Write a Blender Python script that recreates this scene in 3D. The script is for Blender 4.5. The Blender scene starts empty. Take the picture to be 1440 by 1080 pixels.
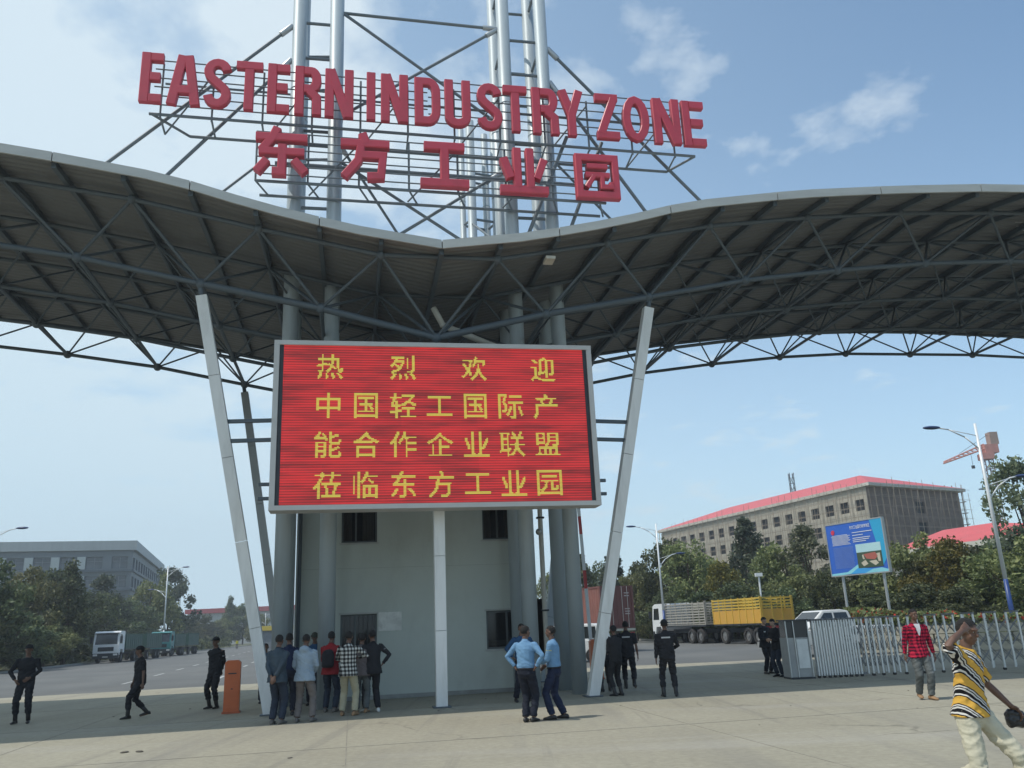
import bpy, math, random
from mathutils import Vector, Matrix, Quaternion, noise
random.seed(7)
rad = math.radians
D = bpy.data
SC = bpy.context.scene
COL = SC.collection

# ------------------------------------------------------------------ camera
F_PX, PITCH, ROLL, EYE = 1190.0, rad(16.0), rad(2.5), 1.8
CF = Vector((0, math.cos(PITCH), math.sin(PITCH)))
_u0 = Vector((0, -math.sin(PITCH), math.cos(PITCH)))
_r0 = Vector((1, 0, 0))
CR = _r0*math.cos(ROLL) - _u0*math.sin(ROLL)
CU = _u0*math.cos(ROLL) + _r0*math.sin(ROLL)
CC = Vector((0, 0, EYE))
cam = D.objects.new('camera', D.cameras.new('camera'))
COL.objects.link(cam)
m = Matrix((CR, CU, -CF)).transposed().to_4x4()
m.translation = CC
cam.matrix_world = m
cam.data.sensor_width = 36
cam.data.lens = F_PX/1440*36
cam.data.clip_start = 0.05
cam.data.clip_end = 6000
SC.camera = cam

# ------------------------------------------------------------------ sky, sun, exposure
SUN_TO = Vector((-0.52, -0.20, 1.0)).normalized()
world = D.worlds.new('World')
SC.world = world
world.use_nodes = True
wn = world.node_tree.nodes; wl = world.node_tree.links
wn.clear()
def W(t, **k):
    n = wn.new(t)
    for a, b in k.items(): setattr(n, a, b)
    return n
w_out = W('ShaderNodeOutputWorld')
w_bg = W('ShaderNodeBackground'); w_bg.inputs['Strength'].default_value = 0.15
w_sky = W('ShaderNodeTexSky', sky_type='NISHITA')
w_sky.sun_disc = False
w_sky.sun_elevation = math.asin(SUN_TO.z)
w_sky.sun_rotation = math.atan2(SUN_TO.x, SUN_TO.y)
w_sky.altitude = 1900; w_sky.air_density = 1.15; w_sky.dust_density = 0.7; w_sky.ozone_density = 2.6
w_tc = W('ShaderNodeTexCoord')
w_sep = W('ShaderNodeSeparateXYZ'); wl.new(w_tc.outputs['Generated'], w_sep.inputs[0])
def wmath(op, a, b=None, c=None, clamp=False):
    n = W('ShaderNodeMath', operation=op); n.use_clamp = clamp
    for i, v in enumerate((a, b, c)):
        if v is None: continue
        if isinstance(v, (int, float)): n.inputs[i].default_value = v
        else: wl.new(v, n.inputs[i])
    return n.outputs[0]
zz = wmath('MAXIMUM', w_sep.outputs[2], 0.0)
za = wmath('ADD', zz, 0.16)
cx_ = wmath('DIVIDE', w_sep.outputs[0], za)
cy_ = wmath('DIVIDE', w_sep.outputs[1], za)
w_cmb = W('ShaderNodeCombineXYZ'); wl.new(cx_, w_cmb.inputs[0]); wl.new(cy_, w_cmb.inputs[1])
def wnoise(scale, detail, rough, off, dist=0.0):
    mp = W('ShaderNodeMapping'); mp.inputs['Location'].default_value = off
    wl.new(w_cmb.outputs[0], mp.inputs[0])
    n = W('ShaderNodeTexNoise'); n.inputs['Scale'].default_value = scale
    n.inputs['Detail'].default_value = detail; n.inputs['Roughness'].default_value = rough
    n.inputs['Distortion'].default_value = dist
    wl.new(mp.outputs[0], n.inputs['Vector'])
    return n.outputs['Fac']
n1 = wnoise(4.3, 9, 0.56, (2.3, 6.1, 0.4), 0.1)
n2 = wnoise(0.55, 4, 0.5, (7.3, 2.2, 0.0))
# clouds gather towards the side where the sun stands
side = wmath('MULTIPLY_ADD', w_sep.outputs[0], -0.42, 0.0)
cl = wmath('ADD', wmath('MULTIPLY_ADD', n2, 0.30, wmath('MULTIPLY', n1, 1.0)), side)
cfac = wmath('MULTIPLY', wmath('SUBTRACT', cl, 0.605), 5.2, clamp=True)
cfac = wmath('MULTIPLY', cfac, 0.86)
w_tint = W('ShaderNodeMix', data_type='RGBA', blend_type='MULTIPLY'); w_tint.inputs[0].default_value = 1.0
wl.new(w_sky.outputs[0], w_tint.inputs[6]); w_tint.inputs[7].default_value = (1.18, 1.30, 1.22, 1)
w_mix = W('ShaderNodeMix', data_type='RGBA')
wl.new(cfac, w_mix.inputs[0]); wl.new(w_tint.outputs[2], w_mix.inputs[6])
w_mix.inputs[7].default_value = (5.7, 6.2, 6.5, 1)
# thin milky veil near the horizon
hz = wmath('POWER', wmath('SUBTRACT', 1.0, zz, clamp=True), 3.2)
veil = wmath('ADD', wmath('MULTIPLY_ADD', hz, 0.88, 0.235), wmath('MULTIPLY', w_sep.outputs[0], -0.45), clamp=True)
w_mix2 = W('ShaderNodeMix', data_type='RGBA')
wl.new(veil, w_mix2.inputs[0]); wl.new(w_mix.outputs[2], w_mix2.inputs[6])
w_mix2.inputs[7].default_value = (4.05, 5.3, 6.1, 1)
wl.new(w_mix2.outputs[2], w_bg.inputs[0]); wl.new(w_bg.outputs[0], w_out.inputs[0])

sun = D.objects.new('sun', D.lights.new('sun', 'SUN'))
COL.objects.link(sun)
sun.data.energy = 3.0; sun.data.angle = rad(0.6); sun.data.color = (1.0, 0.95, 0.86)
sun.rotation_euler = SUN_TO.to_track_quat('Z', 'Y').to_euler()
vs = SC.view_settings
vs.view_transform = 'Standard'; vs.look = 'None'; vs.gamma = 1; vs.exposure = 0.0; vs.use_curve_mapping = False
SC.cycles.max_bounces = 6; SC.cycles.transparent_max_bounces = 12
SC.cycles.volume_bounces = 0

# ------------------------------------------------------------------ view helpers (turn a pixel of the photo into a place)
def ray(x, y): return CF + CR*((x-720)/F_PX) + CU*((540-y)/F_PX)
def G(x, y, z=0.0):
    d = ray(x, y); p = CC + d*((z-EYE)/d.z); return Vector((p.x, p.y, z))
def AT(x, y, Y):
    d = ray(x, y); return CC + d*(Y/d.y)
def AX(x, Y):                       # ground point seen in column x at distance Y
    y = 880.0
    for _ in range(6):
        p = AT(x, y, Y); y += p.z*F_PX/Y
    return Vector((p.x, Y, 0))
GA = rad(11)
GO = Vector((-1.6, 19.4, 0))        # the gate's own frame: x along the front, y to the back
XS = Vector((math.cos(GA), math.sin(GA), 0)); YS = Vector((-math.sin(GA), math.cos(GA), 0))
def LW(x, y, z=0): return GO + XS*x + YS*y + Vector((0, 0, z))

# ------------------------------------------------------------------ materials
MATS = {}
def mat(name, col, rough=0.7, metal=0.0, var=0.12, nscale=3.0, bump=0.0, bscale=30.0, spec=0.5,
        dirt=None, dirt_amt=0.0, dscale=1.2, emit=None, estr=0.0, alpha=None, stretch=None):
    if name in MATS: return MATS[name]
    mt = D.materials.new(name); mt.use_nodes = True
    nt = mt.node_tree; N = nt.nodes; Lk = nt.links
    b = N['Principled BSDF']
    b.inputs['Roughness'].default_value = rough; b.inputs['Metallic'].default_value = metal
    b.inputs['Specular IOR Level'].default_value = spec
    tc = N.new('ShaderNodeTexCoord'); src = tc.outputs['Object']
    if stretch:
        mp = N.new('ShaderNodeMapping'); mp.inputs['Scale'].default_value = stretch
        Lk.new(src, mp.inputs[0]); src = mp.outputs[0]
    no = N.new('ShaderNodeTexNoise'); no.inputs['Scale'].default_value = nscale; no.inputs['Detail'].default_value = 6
    Lk.new(src, no.inputs['Vector'])
    rp = N.new('ShaderNodeValToRGB')
    rp.color_ramp.elements[0].position = 0.3; rp.color_ramp.elements[1].position = 0.7
    lo = tuple(max(0, c*(1-var)) for c in col[:3])+(1,); hi = tuple(min(1, c*(1+var)) for c in col[:3])+(1,)
    rp.color_ramp.elements[0].color = lo; rp.color_ramp.elements[1].color = hi
    Lk.new(no.outputs['Fac'], rp.inputs[0]); out = rp.outputs[0]
    if dirt:
        n2 = N.new('ShaderNodeTexNoise'); n2.inputs['Scale'].default_value = dscale; n2.inputs['Detail'].default_value = 8
        n2.inputs['Roughness'].default_value = 0.65
        Lk.new(src, n2.inputs['Vector'])
        r2 = N.new('ShaderNodeValToRGB'); r2.color_ramp.elements[0].position = 0.48; r2.color_ramp.elements[1].position = 0.72
        r2.color_ramp.elements[0].color = (0, 0, 0, 1); r2.color_ramp.elements[1].color = (dirt_amt,)*3+(1,)
        Lk.new(n2.outputs['Fac'], r2.inputs[0])
        mx = N.new('ShaderNodeMix'); mx.data_type = 'RGBA'
        Lk.new(r2.outputs[0], mx.inputs[0]); Lk.new(out, mx.inputs[6]); mx.inputs[7].default_value = tuple(dirt)+(1,)
        out = mx.outputs[2]
    Lk.new(out, b.inputs['Base Color'])
    if bump:
        n3 = N.new('ShaderNodeTexNoise'); n3.inputs['Scale'].default_value = bscale; n3.inputs['Detail'].default_value = 4
        Lk.new(src, n3.inputs['Vector'])
        bp = N.new('ShaderNodeBump'); bp.inputs['Strength'].default_value = bump; bp.inputs['Distance'].default_value = 0.02
        Lk.new(n3.outputs['Fac'], bp.inputs['Height']); Lk.new(bp.outputs[0], b.inputs['Normal'])
    if emit:
        b.inputs['Emission Color'].default_value = tuple(emit)+(1,); b.inputs['Emission Strength'].default_value = estr
    MATS[name] = mt
    return mt

STEEL = mat('painted_steel', (0.15, 0.18, 0.20), 0.5, 0.1, 0.1, 1.5, dirt=(0.20, 0.20, 0.19), dirt_amt=0.35)
TRUSS = mat('truss_steel', (0.085, 0.11, 0.13), 0.55, 0.1, 0.12, 1.0, dirt=(0.1, 0.1, 0.1), dirt_amt=0.4)
TUBE = mat('pylon_tube', (0.40, 0.46, 0.49), 0.45, 0.15, 0.06, 0.8, dirt=(0.27, 0.28, 0.28), dirt_amt=0.5, stretch=(2, 2, .3))
WPOST = mat('white_post_paint', (0.72, 0.73, 0.72), 0.5, 0, 0.04, 2.0, dirt=(0.42, 0.42, 0.40), dirt_amt=0.4, stretch=(3, 3, .5))
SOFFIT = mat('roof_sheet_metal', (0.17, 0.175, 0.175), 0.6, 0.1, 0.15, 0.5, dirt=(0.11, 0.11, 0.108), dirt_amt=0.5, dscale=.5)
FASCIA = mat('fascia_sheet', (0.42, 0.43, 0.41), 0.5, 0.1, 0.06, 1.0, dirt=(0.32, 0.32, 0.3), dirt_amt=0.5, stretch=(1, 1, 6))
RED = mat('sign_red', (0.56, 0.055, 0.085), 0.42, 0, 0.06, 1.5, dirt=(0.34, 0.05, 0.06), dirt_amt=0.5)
REDR = mat('sign_red_shaded_side', (0.46, 0.04, 0.065), 0.5, 0, 0.05, 1.5)  # darker copy of the front red: side shading put into the colour
WALL = mat('gatehouse_paint', (0.50, 0.54, 0.50), 0.85, 0, 0.07, 0.5, bump=0.35, bscale=14, dirt=(0.36, 0.38, 0.35), dirt_amt=0.5, dscale=.9, stretch=(1, 1, .55))
DARKMETAL = mat('dark_metal', (0.035, 0.04, 0.045), 0.5, 0.3, 0.2, 4)
GLASS = mat('dark_glass', (0.012, 0.015, 0.017), 0.12, 0, 0.3, 0.6, spec=0.8)
ALU = mat('aluminium_trim', (0.42, 0.42, 0.41), 0.4, 0.5, 0.05, 4)
RUBBER = mat('rubber', (0.022, 0.022, 0.024), 0.85, 0, 0.25, 8, dirt=(0.12, 0.1, 0.08), dirt_amt=0.5)
WHITEPAINT = mat('white_vehicle_paint', (0.72, 0.73, 0.73), 0.3, 0, 0.03, 1.2, dirt=(0.5, 0.47, 0.42), dirt_amt=0.35)
GALV = mat('galvanised', (0.45, 0.47, 0.48), 0.4, 0.5, 0.08, 4)
BARK = mat('bark', (0.10, 0.075, 0.055), 0.95, 0, 0.3, 8, bump=0.6, bscale=15)

# ------------------------------------------------------------------ mesh helpers
class MB:
    def __init__(s): s.v = []; s.f = []; s.mi = []
    def add(s, vs_, fs, mi=0):
        o = len(s.v); s.v += [tuple(v) for v in vs_]
        for f in fs: s.f.append(tuple(i+o for i in f)); s.mi.append(mi)
    def box(s, c, sz, rot=None, mi=0):
        h = [x/2 for x in sz]; P = []
        for i in range(8):
            p = Vector((h[0]*(1 if i & 1 else -1), h[1]*(1 if i & 2 else -1), h[2]*(1 if i & 4 else -1)))
            if rot is not None: p = rot @ p
            P.append(p+Vector(c))
        s.add(P, [(0, 2, 3, 1), (4, 5, 7, 6), (0, 1, 5, 4), (2, 6, 7, 3), (0, 4, 6, 2), (1, 3, 7, 5)], mi)
    def bb(s, x0, x1, y0, y1, z0, z1, mi=0): s.box(((x0+x1)/2, (y0+y1)/2, (z0+z1)/2), (x1-x0, y1-y0, z1-z0), None, mi)
    def tube(s, p, q, r, n=8, r2=None, mi=0, caps=True):
        p = Vector(p); q = Vector(q); r2 = r if r2 is None else r2
        d = (q-p).normalized(); a = d.orthogonal().normalized(); b = d.cross(a)
        P = []
        for c, rr in ((p, r), (q, r2)):
            for i in range(n):
                t = 2*math.pi*i/n; P.append(c+(a*math.cos(t)+b*math.sin(t))*rr)
        fs = [(i, (i+1) % n, n+(i+1) % n, n+i) for i in range(n)]
        if caps: fs += [tuple(range(n-1, -1, -1)), tuple(range(n, 2*n))]
        s.add(P, fs, mi)
    def bar(s, p, q, w, h, up=(0, 0, 1), mi=0):
        p = Vector(p); q = Vector(q); d = (q-p).normalized(); up = Vector(up)
        a = d.cross(up)
        if a.length < 1e-4: a = d.orthogonal()
        a.normalize(); b = a.cross(d).normalized(); P = []
        for c in (p, q):
            for i, j in ((-1, -1), (1, -1), (1, 1), (-1, 1)): P.append(c+a*w/2*i+b*h/2*j)
        s.add(P, [(0, 3, 2, 1), (4, 5, 6, 7), (0, 1, 5, 4), (1, 2, 6, 5), (2, 3, 7, 6), (3, 0, 4, 7)], mi)
    def prism(s, prof, axis, a, b, mi=0):          # profile polygon extruded along an axis
        n = len(prof); P = []
        for t in (a, b):
            for u, v in prof:
                P.append({'x': (t, u, v), 'y': (u, t, v), 'z': (u, v, t)}[axis])
        s.add(P, [(i, (i+1) % n, n+(i+1) % n, n+i) for i in range(n)] + [tuple(range(n-1, -1, -1)), tuple(range(n, 2*n))], mi)
    def ball(s, c, r, nu=12, nv=8, rot=None, mi=0, keep=None):
        c = Vector(c); r = (r, r, r) if isinstance(r, (int, float)) else r
        P = []
        for j in range(nv+1):
            ph = math.pi*j/nv
            for i in range(nu):
                t = 2*math.pi*i/nu
                p = Vector((r[0]*math.sin(ph)*math.cos(t), r[1]*math.sin(ph)*math.sin(t), r[2]*math.cos(ph)))
                P.append(p)
        fs = []
        for j in range(nv):
            for i in range(nu):
                i2 = (i+1) % nu; q = [j*nu+i, (j+1)*nu+i, (j+1)*nu+i2, j*nu+i2]
                if keep:
                    m_ = sum((P[k] for k in q), Vector())/4
                    if not keep(m_): continue
                if j == 0: q = [q[0], q[1], q[2]]
                elif j == nv-1: q = [q[0], q[1], q[3]]
                fs.append(tuple(q))
        P = [(rot @ p if rot is not None else p)+c for p in P]
        s.add(P, fs, mi)
    def mesh(s, name, mats, smooth=False):
        me = D.meshes.new(name); me.from_pydata(s.v, [], s.f)
        for mm in (mats if isinstance(mats, (list, tuple)) else [mats]): me.materials.append(mm)
        if any(s.mi): me.polygons.foreach_set('material_index', s.mi)
        if smooth: me.polygons.foreach_set('use_smooth', [True]*len(me.polygons))
        me.update(); return me
    def build(s, name, mats, parent=None, smooth=False, kind=None, label=None):
        return place(name, s.mesh(name, mats, smooth), parent, kind, label)

def place(name, me, parent=None, kind=None, label=None, loc=None, rot=None, scale=None):
    o = D.objects.new(name, me); COL.objects.link(o)
    if parent is not None: o.parent = parent
    if kind: o['kind'] = kind
    if label: o['label'] = label
    if loc is not None: o.location = loc
    if rot is not None: o.rotation_euler = rot
    if scale is not None: o.scale = scale
    return o
def thing(name, label, cat, loc=(0, 0, 0), rotz=0, group=None):
    o = D.objects.new(name, None); COL.objects.link(o)
    o.location = loc; o.rotation_euler = (0, 0, rotz); o.empty_display_size = .3
    tag(o, label, cat, group); return o
def tag(o, label, cat, group=None, kind=None):
    o['label'] = label; o['category'] = cat
    if group: o['group'] = group
    if kind: o['kind'] = kind
    return o
def copy_tree(root, loc, rotz, label, group=None):
    r = root.copy(); COL.objects.link(r); r.location = loc; r.rotation_euler = (0, 0, rotz); r['label'] = label
    if group: r['group'] = group
    for ch in list(root.children):
        c = ch.copy(); COL.objects.link(c); c.parent = r
        for g in ch.children:
            d = g.copy(); COL.objects.link(d); d.parent = c
    return r
_unit = {}
def rod(name, p, q, r, mt, parent=None, n=10, label=None):
    key = ('c', mt.name, n)
    if key not in _unit:
        mb = MB(); mb.tube((0, 0, 0), (0, 0, 1), 1, n); _unit[key] = mb.mesh('rod', mt)
        for pl in _unit[key].polygons: pl.use_smooth = len(pl.vertices) == 4
    p = Vector(p); q = Vector(q); d = q-p
    o = place(name, _unit[key], parent, label=label)
    o.location = p; o.rotation_mode = 'QUATERNION'; o.rotation_quaternion = d.to_track_quat('Z', 'Y'); o.scale = (r, r, d.length)
    return o
def slab(name, p, q, w, h, mt, parent=None, label=None):     # box bar, w sideways, h up
    key = ('b', mt.name)
    if key not in _unit:
        mb = MB(); mb.bb(-.5, .5, -.5, .5, 0, 1); _unit[key] = mb.mesh('bar', mt)
    p = Vector(p); q = Vector(q); d = q-p
    o = place(name, _unit[key], parent, label=label)
    o.location = p; o.rotation_mode = 'QUATERNION'; o.rotation_quaternion = d.to_track_quat('Z', 'Y'); o.scale = (w, h, d.length)
    return o
def block(name, x0, x1, y0, y1, z0, z1, mt, parent=None, label=None):
    mb = MB(); mb.bb(x0, x1, y0, y1, z0, z1); return mb.build(name, mt, parent, label=label)

# ================================================================== ground, road, verge
def ground_mat():
    mt = D.materials.new('apron_concrete'); mt.use_nodes = True; nt = mt.node_tree; N = nt.nodes; Lk = nt.links
    b = N['Principled BSDF']; b.inputs['Roughness'].default_value = 0.9; b.inputs['Specular IOR Level'].default_value = 0.25
    tc = N.new('ShaderNodeTexCoord')
    def nz(scale, det, st=(1, 1, 1), rot=0, rough=.6):
        mp = N.new('ShaderNodeMapping'); mp.inputs['Scale'].default_value = st; mp.inputs['Rotation'].default_value = (0, 0, rot)
        Lk.new(tc.outputs['Object'], mp.inputs[0])
        n = N.new('ShaderNodeTexNoise'); n.inputs['Scale'].default_value = scale; n.inputs['Detail'].default_value = det
        n.inputs['Roughness'].default_value = rough; Lk.new(mp.outputs[0], n.inputs['Vector']); return n.outputs['Fac']
    def ramp(f, p0, p1, c0, c1):
        r = N.new('ShaderNodeValToRGB'); r.color_ramp.elements[0].position = p0; r.color_ramp.elements[1].position = p1
        r.color_ramp.elements[0].color = c0+(1,); r.color_ramp.elements[1].color = c1+(1,); Lk.new(f, r.inputs[0]); return r.outputs[0]
    def mix(f, a, c, mode='MIX'):
        x = N.new('ShaderNodeMix'); x.data_type = 'RGBA'; x.blend_type = mode
        if isinstance(f, float): x.inputs[0].default_value = f
        else: Lk.new(f, x.inputs[0])
        Lk.new(a, x.inputs[6])
        if isinstance(c, tuple): x.inputs[7].default_value = c+(1,)
        else: Lk.new(c, x.inputs[7])
        return x.outputs[2]
    base = ramp(nz(.16, 6), .3, .7, (.305, .282, .215), (.385, .362, .285))
    fine = ramp(nz(9, 6), .3, .7, (.86, .86, .86), (1.1, 1.1, 1.1))
    c = mix(1.0, base, fine, 'MULTIPLY')
    # long dark tyre-worn bands that run through the gate
    band = ramp(nz(.55, 5, (1, .09, 1), rad(-13)), .5, .68, (0, 0, 0), (.55, .55, .55))
    c = mix(band, c, (.215, .205, .185))
    sweep = ramp(nz(.5, 6, (.12, 1, 1), rad(6)), .55, .7, (0, 0, 0), (.45, .45, .45))
    c = mix(sweep, c, (.40, .38, .335))
    st = ramp(nz(.9, 8, rough=.75), .64, .72, (0, 0, 0), (.75, .75, .75))
    c = mix(st, c, (.14, .135, .125))
    dots = ramp(nz(3.2, 3), .735, .76, (0, 0, 0), (.8, .8, .8))
    c = mix(dots, c, (.07, .065, .06))
    nzv = N.new('ShaderNodeTexNoise'); nzv.inputs['Scale'].default_value = .8; nzv.inputs['Detail'].default_value = 6; Lk.new(tc.outputs['Object'], nzv.inputs['Vector'])
    vm = N.new('ShaderNodeMix'); vm.data_type = 'VECTOR'; vm.inputs[0].default_value = .55; Lk.new(tc.outputs['Object'], vm.inputs[4]); Lk.new(nzv.outputs['Color'], vm.inputs[5])
    vo = N.new('ShaderNodeTexVoronoi'); vo.feature = 'DISTANCE_TO_EDGE'; vo.inputs['Scale'].default_value = .42; Lk.new(vm.outputs[1], vo.inputs['Vector'])
    crk = ramp(vo.outputs['Distance'], .0, .008, (.6, .6, .6), (0, 0, 0))
    msk = ramp(nz(.22, 3), .5, .6, (0, 0, 0), (1, 1, 1))
    cm2 = N.new('ShaderNodeMath'); cm2.operation = 'MULTIPLY'; Lk.new(crk, cm2.inputs[0]); Lk.new(msk, cm2.inputs[1])
    c = mix(cm2.outputs[0], c, (.13, .12, .10))
    grit = ramp(nz(28, 4, rough=.8), .60, .68, (0, 0, 0), (.35, .35, .35)); c = mix(grit, c, (.16, .15, .13))
    tyre = ramp(nz(2.6, 4, (1, .03, 1), rad(-20)), .58, .66, (0, 0, 0), (.30, .30, .30)); c = mix(tyre, c, (.19, .18, .16))
    Lk.new(c, b.inputs['Base Color'])
    bp = N.new('ShaderNodeBump'); bp.inputs['Strength'].default_value = .25; bp.inputs['Distance'].default_value = .01
    Lk.new(nz(45, 5), bp.inputs['Height']); Lk.new(bp.outputs[0], b.inputs['Normal'])
    return mt
CONC = ground_mat()
ASPH = mat('asphalt', (0.135, 0.138, 0.135), 0.85, 0, 0.12, .25, bump=.3, bscale=60, dirt=(0.21, 0.205, 0.19), dirt_amt=.6, dscale=.12, spec=.3)
SOIL = mat('verge_soil', (0.10, 0.11, 0.055), 0.95, 0, 0.3, .3, bump=.5, bscale=5, dirt=(0.17, 0.14, 0.095), dirt_amt=.7, dscale=.3)
LINE = mat('road_paint', (0.42, 0.42, 0.40), 0.8, 0, 0.2, 3)
KERBM = mat('kerb_concrete', (0.36, 0.345, 0.31), 0.9, 0, 0.15, .8, dirt=(.2, .19, .17), dirt_amt=.5)
g = MB(); g.add([(-3000, -200, -.004), (3000, -200, -.004), (3000, 4500, -.004), (-3000, 4500, -.004)], [(0, 1, 2, 3)])
g.build('ground', SOIL, kind='structure')
kerb_px = [(-900, 24.5), (-300, 43), (0, 68.6), (130, 92.7), (240, 132), (330, 202), (380, 255), (620, 230), (790, 125), (890, 88), (1000, 74), (1115, 63), (1260, 52), (1500, 43), (1900, 34)]
KERB = [AX(x, Y) for x, Y in kerb_px]
poly = [Vector((-90, -30, 0))]+[Vector((-90, 40, 0))]+KERB+[Vector((60, -30, 0))]
a_ = MB(); a_.add([(p.x, p.y, 0.0) for p in poly], [tuple(range(len(poly)-1, -1, -1))])
a_.build('road', ASPH, kind='structure')
ap = [(-60, -25), (45, -25), (45, 39), (12, 38), (-8, 37.5), (-24, 33), (-60, 30)]
a_ = MB(); a_.add([(x, y, .004) for x, y in ap], [tuple(range(len(ap)))])
a_.build('concrete_apron', CONC, kind='structure')
# expansion joints of the slab: thin dark sealed strips
JT = mat('joint_sealant', (.25, .235, .195), .9, 0, .2, 3)
jm = MB()
for k in range(-6, 5):
    p = LW(k*6.0-2.2, -30, 0); q = LW(k*6.0-2.2, 14, 0)
    jm.bar((p.x, p.y, .006), (q.x, q.y, .006), .012, .003)
for k in range(-5, 2):
    p = LW(-40, k*6.5+2.5, 0); q = LW(30, k*6.5+2.5, 0)
    jm.bar((p.x, p.y, .0065), (q.x, q.y, .0065), .012, .003)
jm.build('pavement_joints', JT, kind='structure')
# lane dashes on the left road
lm = MB()
rd = Vector((-.235, .972, 0)); rn = Vector((.972, .235, 0))
for lane in (0, 1):
    o = AX(248, 58) + rn*(lane*4.2)
    for k in range(-2, 9):
        p = o+rd*(k*8.5); q = p+rd*3.4
        if p.y > 40: lm.bar((p.x, p.y, .005), (q.x, q.y, .005), .16, .004)
lm.build('lane_markings', LINE, kind='structure')
# kerb stones
kr = thing('kerb', 'pale concrete kerb along the far edge of the road', 'kerb')
km = [];
unitk = MB(); unitk.bb(-.5, .5, -.09, .09, 0, .14); ukm = unitk.mesh('kerb_stone', KERBM)
cnt = 0
for a, b in zip(KERB[1:-1], KERB[2:]):
    L_ = (b-a).length; n = max(1, int(L_/1.6)); d = (b-a)/n
    for i in range(n):
        c = a+d*(i+.5)
        if cnt < 290 and (c.y < 120):
            place('kerb_stone', ukm, kr, loc=(c.x, c.y, 0), rot=(0, 0, math.atan2(d.y, d.x)), scale=(d.length*.985, 1.6, 1)); cnt += 1
fk = MB()
for a, b in zip(KERB[1:-1], KERB[2:]):
    L_ = (b-a).length; n = max(1, int(L_/1.6)); d = (b-a)/n
    for i in range(n):
        c = a+d*(i+.5)
        if c.y >= 120: fk.bar(c-d*.49+Vector((0, 0, .07)), c+d*.49+Vector((0, 0, .07)), .3, .14)
fk.build('far_kerb_stones', KERBM, kr, kind='stuff')

# ================================================================== canopy
def interp(xs, ys, x):
    if x <= xs[0]: return ys[0]
    for i in range(1, len(xs)):
        if x <= xs[i]:
            t = (x-xs[i-1])/(xs[i]-xs[i-1]); return ys[i-1]+(ys[i]-ys[i-1])*t
    return ys[-1]
RX = [0, 1.5, 4.4, 7.5, 10.6, 13.8, 18, 22, 28, 36]
RZ = [11.0, 11.3, 11.98, 12.6, 13.12, 13.52, 13.84, 13.92, 13.82, 13.3]
FX = [0, 2.5, 3.3, 4.4, 6.5, 9.6, 12.4, 15, 22, 36]
FZ = [11.05, 11.33, 11.52, 11.72, 12.28, 12.68, 12.88, 13.0, 13.05, 12.4]
def zroof(x, y):
    x = abs(x); zf = interp(FX, FZ, x); zr = interp(RX, RZ, x)
    yf = -.06*x
    t = min(1, max(0, (y-yf)/(2.2-yf))); return zf+(zr-zf)*t
XL, XR = -27.0, 33.0
YB = 13.0
canopy = thing('gate_canopy', 'wide arched sheet-metal canopy on a steel space frame spanning the gate', 'canopy', GO, GA)
rs = MB()
xs_ = [XL+i*1.5 for i in range(int((XR-XL)/1.5)+1)]
per = .26; ys_n = int(13.0/per)
rows = []
for j in range(ys_n*4+1):
    u = j/(ys_n*4); ph = j % 4; dz = 0.0 if ph in (0, 1) else .035
    row = []
    for x in xs_:
        yf = -.06*abs(x)+.03; y = yf+(YB-yf)*u
        row.append((x, y, zroof(x, y)-.03+dz))
    rows.append(row)
nx = len(xs_); V = [p for r_ in rows for p in r_]
Fc = [(j*nx+i, (j+1)*nx+i, (j+1)*nx+i+1, j*nx+i+1) for j in range(len(rows)-1) for i in range(nx-1)]
rs.add(V, Fc)
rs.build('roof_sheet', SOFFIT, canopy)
tp = MB()                                # top skin of the roof
rws = []
for u in (0, .2, 1):
    rws.append([(x, (-.06*abs(x)+.03)+(YB-(-.06*abs(x)+.03))*u, zroof(x, (-.06*abs(x)+.03)+(YB-(-.06*abs(x)+.03))*u)+.12) for x in xs_])
V = [p for r_ in rws for p in r_]
tp.add(V, [(j*nx+i, j*nx+i+1, (j+1)*nx+i+1, (j+1)*nx+i) for j in range(2) for i in range(nx-1)])
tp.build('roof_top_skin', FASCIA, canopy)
# fascia boards, 3 m each, tiny gaps
def fasc(x0, x1, back=False):
    g_ = .012; mb = MB(); n = 3; P = []
    for i in range(n+1):
        x = x0+g_+(x1-x0-2*g_)*i/n
        if back: y = YB; z = zroof(x, y)
        else: y = -.06*abs(x); z = zroof(x, y)
        s_ = 1 if back else -1
        lo_ = .08 if back else .10; hi_ = .08 if back else .13
        P += [(x, y, z-lo_), (x, y+.05*s_, z-lo_), (x, y+.05*s_, z+hi_), (x, y-.16*s_, z+hi_+.012)]
        P += [(x, y-.16*s_, z+hi_-.03), (x, y, z+hi_-.03)]
    fs = []
    for i in range(n):
        for k in range(6):
            a = i*6+k; b = i*6+(k+1) % 6; fs.append((a, b, b+6, a+6))
    fs.append(tuple(range(5, -1, -1))); fs.append(tuple(range(n*6, n*6+6)))
    mb.add(P, fs); mb.build('fascia_panel', FASCIA, canopy)
x = XL
while x < XR-.01:
    fasc(x, x+3); fasc(x, x+3, True); x += 3
LN = [i*3.0 for i in range(-9, 12)]
LYS = [1.8, 4.9, 8.0, 11.1]
UN = [i*3.0+1.5 for i in range(-9, 11)]
UYS = [.55, 3.35, 6.45, 9.55, 12.4]
LZ = ([0, 3, 6, 9, 12, 15, 18, 24, 34], [9.23, 9.98, 10.57, 11.19, 11.61, 11.95, 12.15, 12.2, 11.9])
def ln(i, j): return Vector((LN[i], LYS[j], interp(LZ[0], LZ[1], abs(LN[i]))))
def un(i, j): return Vector((UN[i], UYS[j], zroof(UN[i], UYS[j])-.26))
seen = lambda p: -16 < p.x < 29
stuff = MB()
def member(name, p, q, r):
    if seen((p+q)/2): rod(name, p, q, r, TRUSS, canopy, 8)
    else: stuff.tube(p, q, r, 6)
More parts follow.
